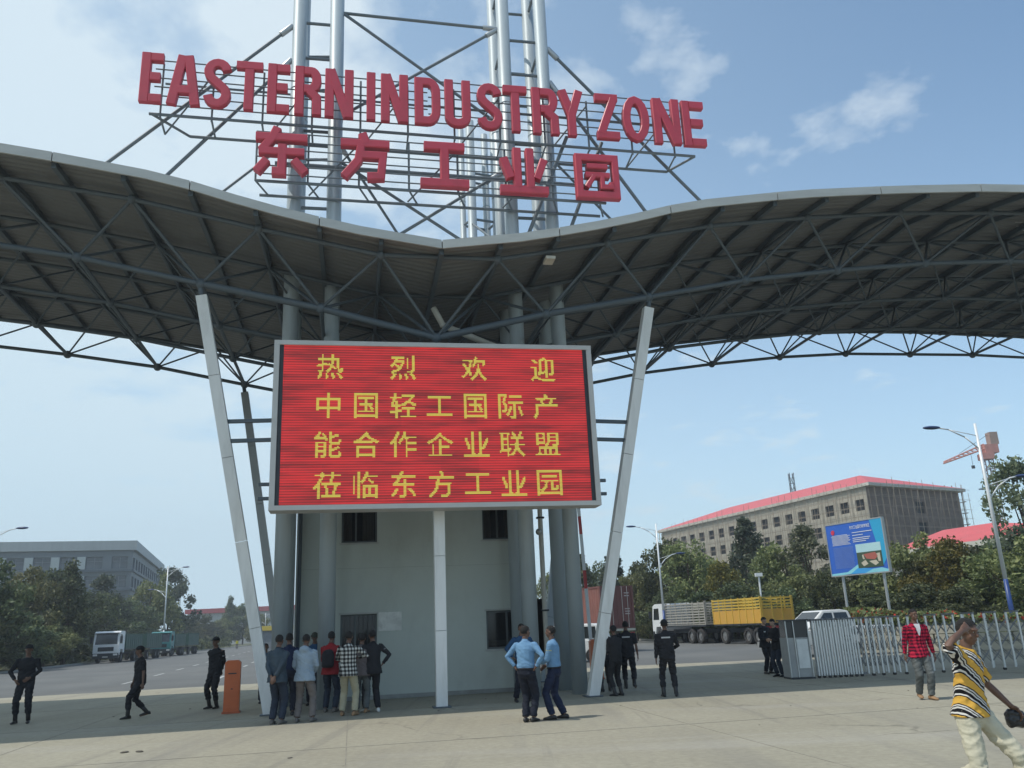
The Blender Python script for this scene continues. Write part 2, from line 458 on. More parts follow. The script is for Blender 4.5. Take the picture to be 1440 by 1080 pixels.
for j in range(4):
    for i in range(len(LN)-1):
        member('bottom_chord', ln(i, j), ln(i+1, j), .062 if j else (.078 if abs(LN[i]+1.5) > 6 else .098))
for j in range(5):
    for i in range(len(UN)-1): member('top_chord', un(i, j), un(i+1, j), .065)
for i in range(len(LN)):
    for j in range(3): member('cross_chord', ln(i, j), ln(i, j+1), .055)
for i in range(len(UN)):
    for j in range(4): member('cross_chord', un(i, j), un(i, j+1), .055)
nd = 0
for j in range(4):
    for i in range(len(LN)):
        for jj in (j, j+1):
            for ii in (i-1, i):
                if 0 <= ii < len(UN):
                    a, b = ln(i, j), un(ii, jj)
                    if seen(a) and nd < 290: rod('diagonal', a, b, .042 if j == 0 else .03, TRUSS, canopy, 8); nd += 1
                    else: stuff.tube(a, b, .042, 6)
stuff.build('distant_truss_members', TRUSS, canopy, kind='stuff')
nm = MB(); nm.ball((0, 0, 0), 1, 10, 6); nodem = nm.mesh('node', TRUSS, True)
for i in range(len(LN)):
    for j in range(4):
        if seen(ln(i, j)): place('node', nodem, canopy, loc=ln(i, j), scale=(.14,)*3)
for i in range(len(UN)):
    for j in range(5):
        p = un(i, j)
        if seen(p):
            if j == 0: place('node', nodem, canopy, loc=p, scale=(.12,)*3)
            rod('roof_stub', p, p+Vector((0, 0, .22)), .05, TRUSS, canopy, 8)
for k in range(int(XL*2/3), int(XR*2/3)+1):            # rafters under the sheet
    x = k*1.5
    if not (-17 < x < 30): continue
    pts = [(-.06*abs(x)+.12), 2.2, 12.85]
    mb = MB()
    for a, b in zip(pts, pts[1:]): mb.bar((x, a, zroof(x, a)-.115), (x, b, zroof(x, b)-.115), .11, .15)
    mb.build('rafter', TRUSS, canopy)
# drain pipe and work light under the roof
PVC = mat('pvc_pipe', (.50, .48, .42), .5, 0, .05, 2)
dp = MB(); P = [(.0, 2.5, 10.35), (.25, 2.5, 9.85), (2.1, 2.9, 9.25)]
for a, b in zip(P, P[1:]): dp.tube(a, b, .085, 10)
dp.ball(P[1], .09); dp.build('drain_pipe', PVC, canopy, True)
block('work_light', 2.75, 3.0, .35, .75, 10.97, 11.05, mat('lamp_plastic', (.6, .58, .5), .4), canopy)

# ================================================================== posts
def post(name, label, pb, pt, w, mt, stub=True):
    pb = Vector(pb); pt = Vector(pt)
    t = thing(name, label, 'post', LW(pb.x, pb.y, 0), GA, 'leaning posts that carry the canopy')
    d = pt-pb; n = 5
    for i in range(n):
        a = d*(i/n)+d.normalized()*(.006 if i else 0); b = d*((i+1)/n)-d.normalized()*.006
        mb = MB(); mb.bar(a, b, w, w, up=(0, 1, 0)); mb.build('post_section', mt, t)
    rod('head_pin', d, d+d.normalized()*.3, .07, TRUSS, t)
    block('base_plate', -w*.8, w*.8, -w*.8, w*.8, .012, .04, TRUSS, t)
    return t
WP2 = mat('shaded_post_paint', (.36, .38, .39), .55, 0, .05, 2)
post('canopy_post', 'white leaning steel post left of the red screen, nearest the road', (-4.05, 3.1, 0), (-5.98, 1.84, 10.25), .27, WPOST)
post('canopy_post', 'white leaning steel post right of the red screen, foot on the paving beside black-clad guards', (3.93, 2.85, 0), (5.98, 1.84, 10.25), .27, WPOST)
post('canopy_post', 'upright white post under the middle of the red screen', (.02, 2.35, 0), (0, 1.95, 8.95), .27, WPOST)
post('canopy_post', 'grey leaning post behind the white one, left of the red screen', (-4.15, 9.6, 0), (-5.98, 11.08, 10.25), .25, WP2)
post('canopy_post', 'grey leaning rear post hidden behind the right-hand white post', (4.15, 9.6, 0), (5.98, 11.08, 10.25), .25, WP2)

# ================================================================== steel pylons
def pylon(label, tubes, top, rungs, grp='tubular steel pylons rising through the canopy'):
    c = Vector((sum(t[0] for t in tubes)/len(tubes), sum(t[1] for t in tubes)/len(tubes), 0))
    t = thing('steel_pylon', label, 'pylon', LW(c.x, c.y, 0), GA, grp)
    for x, y, r in tubes:
        mb = MB(); q = Vector((x, y, 0))-c
        mb.tube(q, q+Vector((0, 0, top)), r, 20)
        z = 6.0
        while z < top-1: mb.tube(q+Vector((0, 0, z)), q+Vector((0, 0, z+.05)), r+.008, 20); z += 6
        o = mb.build('tube', TUBE, t)
        for pl in o.data.polygons: pl.use_smooth = len(pl.vertices) == 4
    for (i, j, z) in rungs:
        a = Vector((*tubes[i][:2], z))-c; b = Vector((*tubes[j][:2], z))-c
        rod('rung', a, b, .05, STEEL, t)
    return t, c
zr = [12.3, 14.0, 16.6, 19.2, 20.5, 23.0]
fr = [(0, 1), (2, 3), (0, 2), (1, 3)]
LTB = [(-3.93, 4.0, .215), (-2.78, 4.0, .215), (-3.93, 5.7, .215), (-2.78, 5.55, .2)]
RTB = [(2.62, 4.0, .215), (3.9, 4.0, .215), (2.62, 5.72, .2), (3.9, 5.7, .215)]
pl_l, cl_ = pylon('grey tube pylon at the left end of the gatehouse behind the E of EASTERN sign', LTB, 26, [(a, b, z) for z in zr for a, b in fr])
pl_l['label'] = 'pair of thick grey steel tubes on the left, rising behind the letters E and R'
pl_r, cr_ = pylon('bundle of thick grey steel tubes rising behind the letters S, T and R', RTB, 26, [(a, b, z) for z in zr for a, b in fr])
RB = [(2.02, 10.6, .12), (2.30, 10.0, .17), (3.02, 10.9, .14), (3.28, 10.2, .15)]
pylon('shorter bundle of thinner grey tubes set further back, ending behind the letter U', RB, 21.3, [(a, b, z) for z in (15.2, 17, 19) for a, b in fr])
def tie(par, c, p, q, r=.055, nm_='tie_rod'):
    a = Vector(p)-c; b = Vector(q)-c
    rod(nm_, a, b, r, STEEL, par)
    d = (b-a).normalized()
    rod('clevis', a, a+d*.5, r*1.7, GALV, par)
# stays down to the roof
tie(pl_l, cl_, (-4.15, 4, 20.35), (-10.9, 4, 13.4)); tie(pl_l, cl_, (-4.15, 4, 19.1), (-9.0, 4.2, 13.2))
tie(pl_r, cr_, (4.1, 4, 20.3), (10.4, 4, 13.3)); tie(pl_r, cr_, (4.1, 4, 19.0), (8.0, 4, 12.9))
tie(pl_l, cl_, (-4.15, 5.7, 17.4), (-8.6, 5.7, 13.0), .045); tie(pl_r, cr_, (4.1, 5.7, 17.6), (8.2, 5.7, 13.0), .045)
for (za_, zb_) in ((21.0, 20.9), (21.0, 17.2), (17.2, 20.9), (12.0, 15.6), (15.6, 12.2), (12.05, 11.9), (13.1, 12.9)):
    tie(pl_r, cr_, (2.45, 4.0, zb_), (-2.6, 4.0, za_), .05, 'cross_brace')
tie(pl_l, cl_, (-2.7, 4.0, 16.3), (2.0, 10.4, 12.2), .045, 'cross_brace')
tie(pl_r, cr_, (3.7, 4.0, 11.9), (2.2, 10.2, 17.0), .045, 'cross_brace')
tie(pl_r, cr_, (3.9, 4.0, 12.2), (5.6, 3.6, 16.6), .06, 'sign_strut'); tie(pl_r, cr_, (2.62, 4.0, 12.2), (4.4, 3.4, 16.6), .06, 'sign_strut')

# ================================================================== roof signs
def sweep(path, w, depth, ch=.022, closed=False, y0=0.0, mb=None):
    """ribbon of width w along a 2D path (x,z), chamfered front, back at y0, front at y0-depth"""
    mb = mb or MB(); n = len(path); P = [Vector(p) for p in path]; offs = []
    for i in range(n):
        if closed: a = (P[i]-P[i-1]).normalized(); b = (P[(i+1) % n]-P[i]).normalized()
        else:
            a = (P[i]-P[i-1]).normalized() if i else None
            b = (P[i+1]-P[i]).normalized() if i < n-1 else None
            a = a or b; b = b or a
        na = Vector((-a.y, a.x)); nb = Vector((-b.y, b.x)); mvec = (na+nb)
        mvec = mvec.normalized() if mvec.length > 1e-5 else na
        k = 1/max(.35, mvec.dot(na)); offs.append(mvec*k)
    V = []
    sec = [(-1, 0, 0), (-1, -(depth-ch), 0), (-1, -depth, ch), (1, -depth, -ch), (1, -(depth-ch), 0), (1, 0, 0)]
    for i in range(n):
        for sgn, dy, inn in sec:
            hw = sgn*w/2+inn; p = P[i]+offs[i]*hw; V.append((p.x, y0+dy, p.y))
    fs = []
    rng = n if closed else n-1
    for i in range(rng):
        j = (i+1) % n
        for k in range(6):
            fs.append((i*6+k, i*6+(k+1) % 6, j*6+(k+1) % 6, j*6+k))
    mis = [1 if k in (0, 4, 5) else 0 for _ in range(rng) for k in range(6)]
    o = len(mb.v); mb.v += V
    for f, mi in zip(fs, mis): mb.f.append(tuple(q+o for q in f)); mb.mi.append(mi)
    if not closed:
        mb.f.append(tuple(o+k for k in range(6))); mb.mi.append(1)
        mb.f.append(tuple(o+(n-1)*6+k for k in range(5, -1, -1))); mb.mi.append(1)
    return mb
def arc(cx, cz, rx, rz, a0, a1, n=8):
    return [(cx+rx*math.cos(rad(a0+(a1-a0)*i/n)), cz+rz*math.sin(rad(a0+(a1-a0)*i/n))) for i in range(n+1)]
LH, SWD = 1.62, .265       # letter height, stroke
def letter_paths(c, w):
    h = LH; s = SWD; x0, x1 = s/2, w-s/2; z0, z1 = s/2, h-s/2; zm = h*.52; e = 0
    if c == 'E': return [([(x0, 0), (x0, h)], 0), ([(s, z0), (w, z0)], 0), ([(s, zm), (w-.06, zm)], 0), ([(s, z1), (w, z1)], 0)]
    if c == 'A': return [([(x0-.02, 0), (w/2-.08, h)], 0), ([(x1+.02, 0), (w/2+.08, h)], 0), ([(w*.28, h*.3), (w*.72, h*.3)], 0)]
    if c == 'T': return [([(w/2, 0), (w/2, h-s)], 0), ([(0, z1), (w, z1)], 0)]
    if c == 'I': return [([(x0, 0), (x0, h)], 0)]
    if c == 'N': return [([(x0, 0), (x0, h)], 0), ([(x1, 0), (x1, h)], 0), ([(x0+.03, h-.02), (x1-.03, .02)], 0)]
    if c == 'Z': return [([(0, z1), (w, z1)], 0), ([(0, z0), (w, z0)], 0), ([(x1, z1-.05), (x0, z0+.05)], 0)]
    if c == 'Y': return [([(x0, h), (w/2, h*.45)], 0), ([(x1, h), (w/2, h*.45)], 0), ([(w/2, 0), (w/2, h*.5)], 0)]
    if c == 'O': return [(arc(w/2, h/2, w/2-s/2, h/2-s/2, 0, 337.5, 15), 1)]
    if c == 'U': return [([(x0, h)]+arc(w/2, .36, w/2-s/2, .36-s/2, 180, 360, 10)+[(x1, h)], 0)]
    if c == 'D': return [([(x0, z0), (w-.38, z0)]+arc(w-.38, .5, .38-s/2, .5-s/2, -80, 0, 5)+arc(w-.38, h-.5, .38-s/2, .5-s/2, 0, 80, 5)+[(w-.38, z1), (x0, z1)], 1)]
    if c == 'R': return [([(x0, 0), (x0, h)], 0), ([(s, z1), (w-.3, z1)]+arc(w-.3, h*.73, .3-s/2, z1-h*.73, 75, -75, 8)+[(w-.3, 2*h*.73-z1), (s, 2*h*.73-z1)], 0), ([(w*.55, h*.5), (x1, h*.36), (x1+.01, 0)], 0)]
    if c == 'S':
        r = w/2-s/2
        return [(arc(w/2, h*.735, r, h*.265-s/2, 10, 235, 11)+arc(w/2, h*.265, r, h*.265-s/2, 60, -170, 11), 0)]
ESL = thing('roof_sign', 'big red block letters EASTERN INDUSTRY ZONE on a steel rack above the canopy', 'sign', LW(0, 3.2, 0), GA)
LET = [('E', -8.33, .82), ('A', -7.42, .98), ('S', -6.3, .86), ('T', -5.36, .84), ('E', -4.4, .76), ('R', -3.55, .86), ('N', -2.6, .88),
       ('I', -1.52, .24), ('N', -1.14, .88), ('D', -.05, .86), ('U', .97, .86), ('S', 2.0, .86), ('T', 2.95, .84), ('R', 3.93, .88), ('Y', 4.85, .9),
       ('Z', 6.0, .86), ('O', 6.98, .86), ('N', 8.02-.04, .84), ('E', 8.93-.06, .78)]
# positions measured in the picture: left edges in px along the top of the row
def inl(px, py, yl):
    d = ray(px, py); o = GO-CC; t = (o.dot(YS)+yl)/d.dot(YS); w = CC+d*t-GO; return w.dot(XS), w.z
tops = [('E', 197, 228), ('A', 236, 281), ('S', 285, 324), ('T', 330, 367), ('E', 374, 405), ('R', 412, 449), ('N', 454, 494),
        ('I', 512, 523.5), ('N', 532, 570), ('D', 579, 615), ('U', 621, 657), ('S', 666, 701), ('T', 703, 736), ('R', 743, 779), ('Y', 780, 815),
        ('Z', 832, 863), ('O', 869, 906), ('N', 912, 949), ('E', 953, 983)]
def sz(x): return 16.62-.017*(x+8.3)
for c, a, b in tops:
    pym = 110+(a-197)*.0905
    xa = inl(a, pym, 3.2)[0]; xb = inl(b, pym, 3.2)[0]
    mb = MB(); k = 0
    for path, cl2 in letter_paths(c, xb-xa):
        sweep(path, SWD, .17+.003*k, closed=bool(cl2), y0=-.12-.001*k, mb=mb); k += 1
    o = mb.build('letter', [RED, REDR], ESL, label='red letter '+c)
    o.location = (xa+.07, 0, sz(xa)-.06)
# rack behind the letters
for k in range(6):
    z = 16.68+k*.295
    for (xa, xb) in ((-7.9, 0.0), (.02, 8.3)):
        rod('rack_rail', (xa, .03, z), (xb, .03, z-.14*1), .022, STEEL, ESL, 6)
for k in range(12):
    x = -7.7+k*1.42
    zb = 16.35-.017*(x+8); rod('rack_upright', (x, .1, zb-.05), (x, .1, 18.1-.017*(x+8)), .032, STEEL, ESL, 6)
    rod('rack_outrigger', (x, .1, zb), (x, .85, zb-.12), .03, STEEL, ESL, 6)
    if k % 2 == 0: rod('rack_diagonal', (x, .85, zb-.12), (x+1.42 if k < 11 else x+.4, .1, 17.9-.017*(x+8)), .028, STEEL, ESL, 6)
rod('rack_chord', (-8.0, .1, 16.4), (8.6, .1, 16.12), .045, STEEL, ESL); rod('rack_chord', (-7.0, .85, 16.2), (7.9, .85, 15.95), .045, STEEL, ESL)
rod('rack_chord', (-7.8, .85, 17.95), (8.2, .85, 17.65), .035, STEEL, ESL)
rod('rack_chord', (-7.9, .1, 16.38), (-7.0, .85, 16.2), .04, STEEL, ESL); rod('rack_chord', (8.6, .1, 16.12), (7.9, .85, 15.95), .04, STEEL, ESL)

CSL = thing('roof_sign', 'five red Chinese characters on a steel rack just above the canopy edge', 'sign', LW(0, 2.95, 0), GA)
def CH(strokes, w=.27):
    mb = MB(); k = 0
    for st in strokes:
        path = st[0]; ww = st[1] if len(st) > 1 else w
        sweep(path, ww, .22+.003*k, .03, closed=(len(st) > 2), y0=-.12-.001*k, mb=mb); k += 1
    return mb
H = 1.52
chars = {
 '\u4e1c': [([(0.0, 1.22), (1.5, 1.22)], .25), ([(.62, 1.52), (.5, 1.22), (.18, .78)], .26), ([(.1, .76), (1.42, .76)], .24), ([(.78, .98), (.78, .12), (.5, .12)], .26), ([(.34, .48), (.06, .1)], .25), ([(1.12, .5), (1.46, .12)], .25)],
 '\u65b9': [([(0.0, 1.2), (1.5, 1.2)], .25), ([(.66, 1.52), (.78, 1.2)], .27), ([(.62, 1.1), (.55, .65), (.12, .1)], .26), ([(.58, .82), (1.3, .82), (1.24, .16), (.82, .13)], .25)],
 '\u5de5': [([(.12, 1.34), (1.4, 1.34)], .27), ([(.76, 1.25), (.76, .2)], .28), ([(0.0, .13), (1.52, .13)], .27)],
 '\u4e1a': [([(.0, .13), (1.5, .13)], .26), ([(.55, 1.5), (.55, .2)], .26), ([(.95, 1.5), (.95, .2)], .26), ([(.12, 1.15), (.34, .5)], .26), ([(1.4, 1.15), (1.15, .5)], .25)],
 '\u56ed': [([(.13, .13), (1.37, .13), (1.37, 1.38), (.13, 1.38)], .24, True), ([(.4, 1.09), (1.1, 1.09)], .18), ([(.34, .79), (1.16, .79)], .18), ([(.62, .75), (.36, .36)], .17), ([(.9, .75), (.9, .4), (1.2, .4), (1.2, .55)], .16)]}
for ch, a, b in (('\u4e1c', 358, 433), ('\u65b9', 477, 548), ('\u5de5', 588, 657), ('\u4e1a', 698, 767), ('\u56ed', 802, 866)):
    xa = inl(a, 225, 2.95)[0]; xb = inl(b, 235, 2.95)[0]
    z = inl((a+b)/2, {358: 250, 477: 257, 588: 266, 698: 275, 802: 282}[a], 2.95)[1]
    o = CH(chars[ch]).build('character', [RED, REDR], CSL, label='red character '+ch)
    o.location = (xa+.04, 0, z-.09); o.scale = ((xb-xa)/1.56, 1, 1)
for k in range(6):
    z = 14.5+k*.27
    rod('rack_rail', (-4.95, .03, z), (5.3, .03, z-.16), .022, STEEL, CSL, 6)
for k in range(8):
    x = -4.95+k*1.45; zb = 14.3-.016*(x+5)
    rod('rack_upright', (x, .1, zb), (x, .1, 15.9-.016*(x+5)), .032, STEEL, CSL, 6)
    rod('rack_outrigger', (x, .1, zb), (x+.3, .8, zb-.08), .03, STEEL, CSL, 6)
    if k in (1, 3, 5): rod('rack_diagonal', (x, .8, zb), (x+1.45, .1, 15.7-.016*(x+5)), .028, STEEL, CSL, 6)
rod('rack_chord', (-4.9, .8, 14.22), (5.4, .8, 14.06), .045, STEEL, CSL); rod('rack_chord', (-4.95, .1, 14.3), (5.4, .1, 14.14), .045, STEEL, CSL)
rod('rack_chord', (-4.5, .8, 15.3), (5.2, .8, 15.1), .06, STEEL, CSL)

# ================================================================== screen
GLY = {
 '\u70ed': [33152, 33152, 33152, 524280, 524280, 33176, 33176, 62872, 524056, 1016728, 33752, 34411, 36367, 498703, 198662, 201112, 201100, 465350, 399559, 266370],
 '\u70c8': [6, 523782, 523846, 49222, 130630, 130630, 198214, 494662, 977990, 292934, 14406, 28678, 253966, 491644, 393224, 233884, 203150, 465094, 923847, 266370],
 '\u6b22': [256, 384, 768, 523262, 15358, 4870, 407110, 472644, 209984, 122944, 123104, 57568, 57568, 127472, 111024, 209816, 919324, 265742, 7175, 2050],
 '\u8fce': [768, 3968, 466686, 235718, 121030, 6342, 6342, 6342, 1022150, 104646, 104646, 104902, 114630, 114398, 110812, 98496, 245952, 520192, 802815, 264190],
 '\u4e2d': [1536, 1536, 1536, 1536, 524286, 524286, 394758, 394758, 394758, 394758, 394758, 524286, 524286, 394758, 1536, 1536, 1536, 1536, 1536, 1536],
 '\u56fd': [524286, 524286, 393222, 458742, 458742, 394758, 394758, 394758, 425958, 425958, 394950, 394854, 394870, 394790, 458742, 393222, 393222, 524286, 524286, 393222],
 '\u8f7b': [98304, 100350, 100350, 1046540, 229400, 196656, 246000, 442876, 444303, 524039, 520192, 51198, 51198, 63584, 1046624, 1032288, 49248, 49248, 53247, 49152],
 '\u5de5': [0, 0, 524286, 524286, 1536, 1536, 1536, 1536, 1536, 1536, 1536, 1536, 1536, 1536, 1536, 1536, 1048575, 1048575, 0, 0],
 '\u9645': [1040384, 1042430, 813054, 835584, 835584, 835584, 888831, 839679, 843968, 811200, 812748, 812748, 814796, 912582, 904390, 792774, 800963, 790722, 788416, 787392],
 '\u4ea7': [1536, 1792, 1792, 262142, 130096, 12336, 12400, 6240, 262143, 262143, 196608, 196608, 196608, 196608, 196608, 196608, 458752, 393216, 917504, 262144],
 '\u80fd': [98688, 106880, 209308, 465404, 1047008, 1047936, 3459, 387, 522750, 399614, 399744, 522628, 399774, 399864, 522720, 522626, 399747, 399747, 424447, 422142],
 '\u5408': [512, 1792, 3840, 8064, 14784, 28912, 122940, 524287, 524262, 0, 0, 131064, 131064, 98328, 98328, 98328, 98328, 131064, 131064, 98328],
 '\u4f5c': [25344, 25344, 58112, 50944, 116735, 101824, 236672, 497792, 1028351, 889087, 98432, 98432, 98432, 98559, 98559, 98432, 98432, 98432, 98432, 98432],
 '\u4f01': [0, 1536, 3584, 7936, 14784, 28896, 124536, 493086, 984591, 263682, 34304, 34808, 34808, 34304, 34304, 34304, 34304, 34304, 524286, 0],
 '\u4e1a': [12480, 12480, 12480, 12480, 12480, 405698, 405702, 405702, 209102, 209100, 241884, 110808, 110840, 110832, 12480, 12480, 12480, 14784, 1048575, 1048575],
 '\u8054': [524, 1045260, 406424, 401816, 403454, 518142, 516192, 401504, 401504, 401632, 520191, 401632, 401632, 407792, 522736, 1044920, 533276, 9998, 15879, 8194],
 '\u76df': [0, 521214, 406278, 398086, 406526, 520966, 398086, 398334, 520966, 521734, 396862, 3132, 131068, 131068, 72076, 72076, 72076, 235932, 1048575, 0],
 '\u8385': [8288, 28768, 524287, 28768, 8288, 57536, 49344, 114880, 114687, 245759, 494620, 1018904, 886296, 99864, 99888, 99888, 99888, 114687, 114687, 98304],
 '\u4e34': [49920, 49920, 50944, 313342, 314880, 314496, 318656, 325744, 315440, 311296, 315390, 315390, 314566, 314566, 314566, 314566, 314566, 53246, 53246, 52230],
 '\u4e1c': [3072, 7168, 6144, 524286, 524286, 28672, 25344, 58112, 115456, 262140, 262140, 768, 768, 50032, 115512, 99100, 230156, 459526, 401158, 7680],
 '\u65b9': [1536, 1792, 768, 768, 524287, 524287, 6144, 6144, 14336, 16380, 16376, 12312, 12312, 28696, 24600, 57368, 114712, 229432, 459760, 394208],
 '\u56ed': [1048575, 1048575, 786435, 786435, 851955, 851955, 786435, 786435, 917499, 801155, 790915, 799107, 799131, 815515, 844283, 1032691, 884739, 1048575, 1048575, 786435],
 '\u884c': [24576, 59390, 116734, 229376, 458752, 290816, 24576, 53247, 118783, 229400, 491544, 950296, 294936, 32792, 32792, 32792, 32792, 32792, 33272, 33008],
 '\u653f': [192, 192, 1047744, 24960, 25087, 25087, 418700, 418700, 425868, 425868, 418008, 418008, 418040, 417904, 425072, 523504, 1032664, 787342, 1799, 1026],
 '\u5546': [1536, 1536, 1048575, 1048575, 24688, 28896, 12480, 262140, 262140, 137276, 159772, 188420, 196556, 147404, 143560, 143560, 147400, 143360, 131072, 131072],
 '\u52a1': [6144, 14336, 32760, 65528, 122936, 520432, 147392, 8064, 131068, 1040511, 263680, 3072, 262140, 262140, 6156, 14348, 28696, 122904, 508920, 393712],
 '\u533a': [1048574, 1048574, 786432, 786480, 835632, 843888, 815328, 793792, 790400, 788224, 788352, 790464, 802016, 817264, 843832, 901144, 819200, 786432, 1048575, 1048575]}
def screen_mat():
    mt = D.materials.new('screen_red'); mt.use_nodes = True; nt = mt.node_tree; N = nt.nodes; Lk = nt.links
    b = N['Principled BSDF']; b.inputs['Roughness'].default_value = .6
    tc = N.new('ShaderNodeTexCoord'); sp = N.new('ShaderNodeSeparateXYZ'); Lk.new(tc.outputs['Object'], sp.inputs[0])
    def M(op, a, c=None):
        n = N.new('ShaderNodeMath'); n.operation = op
        for i, v in enumerate((a, c)):
            if v is None: continue
            if isinstance(v, float): n.inputs[i].default_value = v
            else: Lk.new(v, n.inputs[i])
        return n.outputs[0]
    row = M('SINE', M('MULTIPLY', sp.outputs[2], 2*math.pi/.065))
    row = M('MULTIPLY', M('ADD', row, 1.0), .5)
    mp = N.new('ShaderNodeMapping'); mp.inputs['Scale'].default_value = (.42, 1, 3.0); mp.inputs['Rotation'].default_value = (0, rad(-14), 0)
    Lk.new(tc.outputs['Object'], mp.inputs[0])
    nz = N.new('ShaderNodeTexNoise'); nz.inputs['Scale'].default_value = 1.8; nz.inputs['Detail'].default_value = 5; Lk.new(mp.outputs[0], nz.inputs['Vector'])
    nz2 = N.new('ShaderNodeTexNoise'); nz2.inputs['Scale'].default_value = 1.0
    mp2 = N.new('ShaderNodeMapping'); mp2.inputs['Scale'].default_value = (.05, 1, 14); Lk.new(tc.outputs['Object'], mp2.inputs[0]); Lk.new(mp2.outputs[0], nz2.inputs['Vector'])
    # uneven module brightness
    bk = N.new('ShaderNodeTexBrick'); bk.inputs['Color1'].default_value = (.85, .85, .85, 1); bk.inputs['Color2'].default_value = (1.1, 1.1, 1.1, 1)
    bk.inputs['Mortar'].default_value = (.9, .9, .9, 1); bk.inputs['Mortar Size'].default_value = .0; bk.inputs['Scale'].default_value = 1.0
    bk.offset = 0; bk.inputs['Brick Width'].default_value = .96; bk.inputs['Row Height'].default_value = .48
    mp3 = N.new('ShaderNodeMapping'); mp3.inputs['Rotation'].default_value = (rad(-90), 0, 0); Lk.new(tc.outputs['Object'], mp3.inputs[0]); Lk.new(mp3.outputs[0], bk.inputs['Vector'])
    k = M('ADD', M('MULTIPLY', row, .62), .34)
    k = M('MULTIPLY', k, M('ADD', M('MULTIPLY', nz.outputs['Fac'], 2.6), -.28))
    k = M('MULTIPLY', k, M('ADD', M('MULTIPLY', nz2.outputs['Fac'], 1.1), .42))
    k = M('MULTIPLY', k, bk.outputs['Color'])
    rp = N.new('ShaderNodeValToRGB'); rp.color_ramp.elements[0].color = (.05, .008, .008, 1); rp.color_ramp.elements[1].color = (.74, .028, .03, 1)
    rp.color_ramp.elements[0].position = .1; rp.color_ramp.elements[1].position = .95
    Lk.new(k, rp.inputs[0])
    Lk.new(rp.outputs[0], b.inputs['Emission Color']); b.inputs['Emission Strength'].default_value = .78
    b.inputs['Base Color'].default_value = (.05, .02, .02, 1)
    return mt
SCR = screen_mat()
LEDY = mat('screen_yellow', (.2, .2, .05), .6, emit=(.52, .50, .07), estr=.95)
FRM = mat('screen_frame_paint', (.50, .49, .47), .5, .1, .05, 2)
led = thing('led_screen', 'large red electronic message board with yellow Chinese characters in front of the gatehouse', 'screen', LW(0, 1.35, 0), GA)
x0, x1, z0, z1 = -4.09, 4.06, 4.67, 8.92
block('cabinet', x0+.02, x1-.02, .05, .55, z0+.02, z1-.02, DARKMETAL, led)
for nm_, a in (('frame_top', (x0, x1, -.05, .56, z1-.115, z1)), ('frame_bottom', (x0, x1, -.05, .56, z0, z0+.115)),
               ('frame_side', (x0, x0+.13, -.049, .559, z0+.117, z1-.117)), ('frame_side', (x1-.13, x1, -.049, .559, z0+.117, z1-.117))):
    block(nm_, *a, FRM, led)
for xx in (x0+.13, x1-.23): block('dark_margin', xx, xx+.10, .0, .049, z0+.117, z1-.117, DARKMETAL, led)
pn = MB(); pn.bb(x0+.232, x1-.232, .01, .049, z0+.117, z1-.117); pn.build('display_panel', SCR, led)
ROWS = [(8.255, [('\u70ed', -2.73), ('\u70c8', -.91), ('\u6b22', .91), ('\u8fce', 2.73)])]
for z, s_ in ((7.25, '\u4e2d\u56fd\u8f7b\u5de5\u56fd\u9645\u4ea7'), (6.26, '\u80fd\u5408\u4f5c\u4f01\u4e1a\u8054\u76df'), (5.26, '\u8385\u4e34\u4e1c\u65b9\u5de5\u4e1a\u56ed')):
    ROWS.append((z, [(c, (i-3)*.917) for i, c in enumerate(s_)]))
def glyph(mb, c, size, y, th, gap=.12):
    g_ = GLY[c]; n = 20; cs = size/n
    for j in range(n):
        b = g_[j]; i = 0
        while i < n:
            if b >> (n-1-i) & 1:
                k = i
                while k < n and b >> (n-1-k) & 1: k += 1
                zt = size/2-j*cs; mb.bb(-size/2+i*cs, -size/2+k*cs, y-th, y, zt-cs*(1-gap), zt-cs*gap)
                i = k
            else: i += 1
for z, rw in ROWS:
    for c, x in rw:
        mb = MB(); glyph(mb, c, .65, .008, .012, .16)
        o = mb.build('screen_character', LEDY, led, label='yellow character '+c); o.location = (x, 0, z)
for s_ in (-1, 1):
    for z in (7.05, 6.55):
        xe = 5.98-(10.25-z)*.2; slab('side_tie', (s_*4.07, .75, z), (s_*xe, .9, z), .09, .09, TRUSS, led)
    for z in (5.4, 5.05): slab('side_tie', (s_*4.05, .6, z), (s_*4.4, .6, z), .08, .08, TRUSS, led)
for x in (-3, -1.5, 1.5, 3): slab('back_strut', (x, .56, 8.6), (x, 2.6, 8.6), .1, .1, TRUSS, led)

# ================================================================== gatehouse
gh = thing('gatehouse', 'two-storey grey-green gatehouse between the pylons under the canopy', 'building', LW(0, 6.15, 0), GA)
bx0, bx1, bd, bh = -3.72, 3.3, 5.4, 9.0
wins = [(-2.45, -1.42, 1.15, 2.33), (1.75, 3.2, 1.2, 2.28), (-2.45, -1.42, 4.36, 5.9), (1.72, 2.85, 4.36, 5.9)]
cx = sorted({bx0, bx1, *[w[0] for w in wins], *[w[1] for w in wins]}); cz = sorted({0.0, bh, *[w[2] for w in wins], *[w[3] for w in wins]})
mb = MB()
for i in range(len(cx)-1):
    for j in range(len(cz)-1):
        mx_, mz = (cx[i]+cx[i+1])/2, (cz[j]+cz[j+1])/2
        if any(w[0] < mx_ < w[1] and w[2] < mz < w[3] for w in wins): continue
        mb.add([(cx[i], 0, cz[j]), (cx[i+1], 0, cz[j]), (cx[i+1], 0, cz[j+1]), (cx[i], 0, cz[j+1])], [(0, 1, 2, 3)])
for w in wins:
    a, b, c, d = w; t = .22
    mb.add([(a, 0, c), (b, 0, c), (b, 0, d), (a, 0, d), (a, t, c), (b, t, c), (b, t, d), (a, t, d)], [(0, 4, 5, 1), (1, 5, 6, 2), (2, 6, 7, 3), (3, 7, 4, 0)])
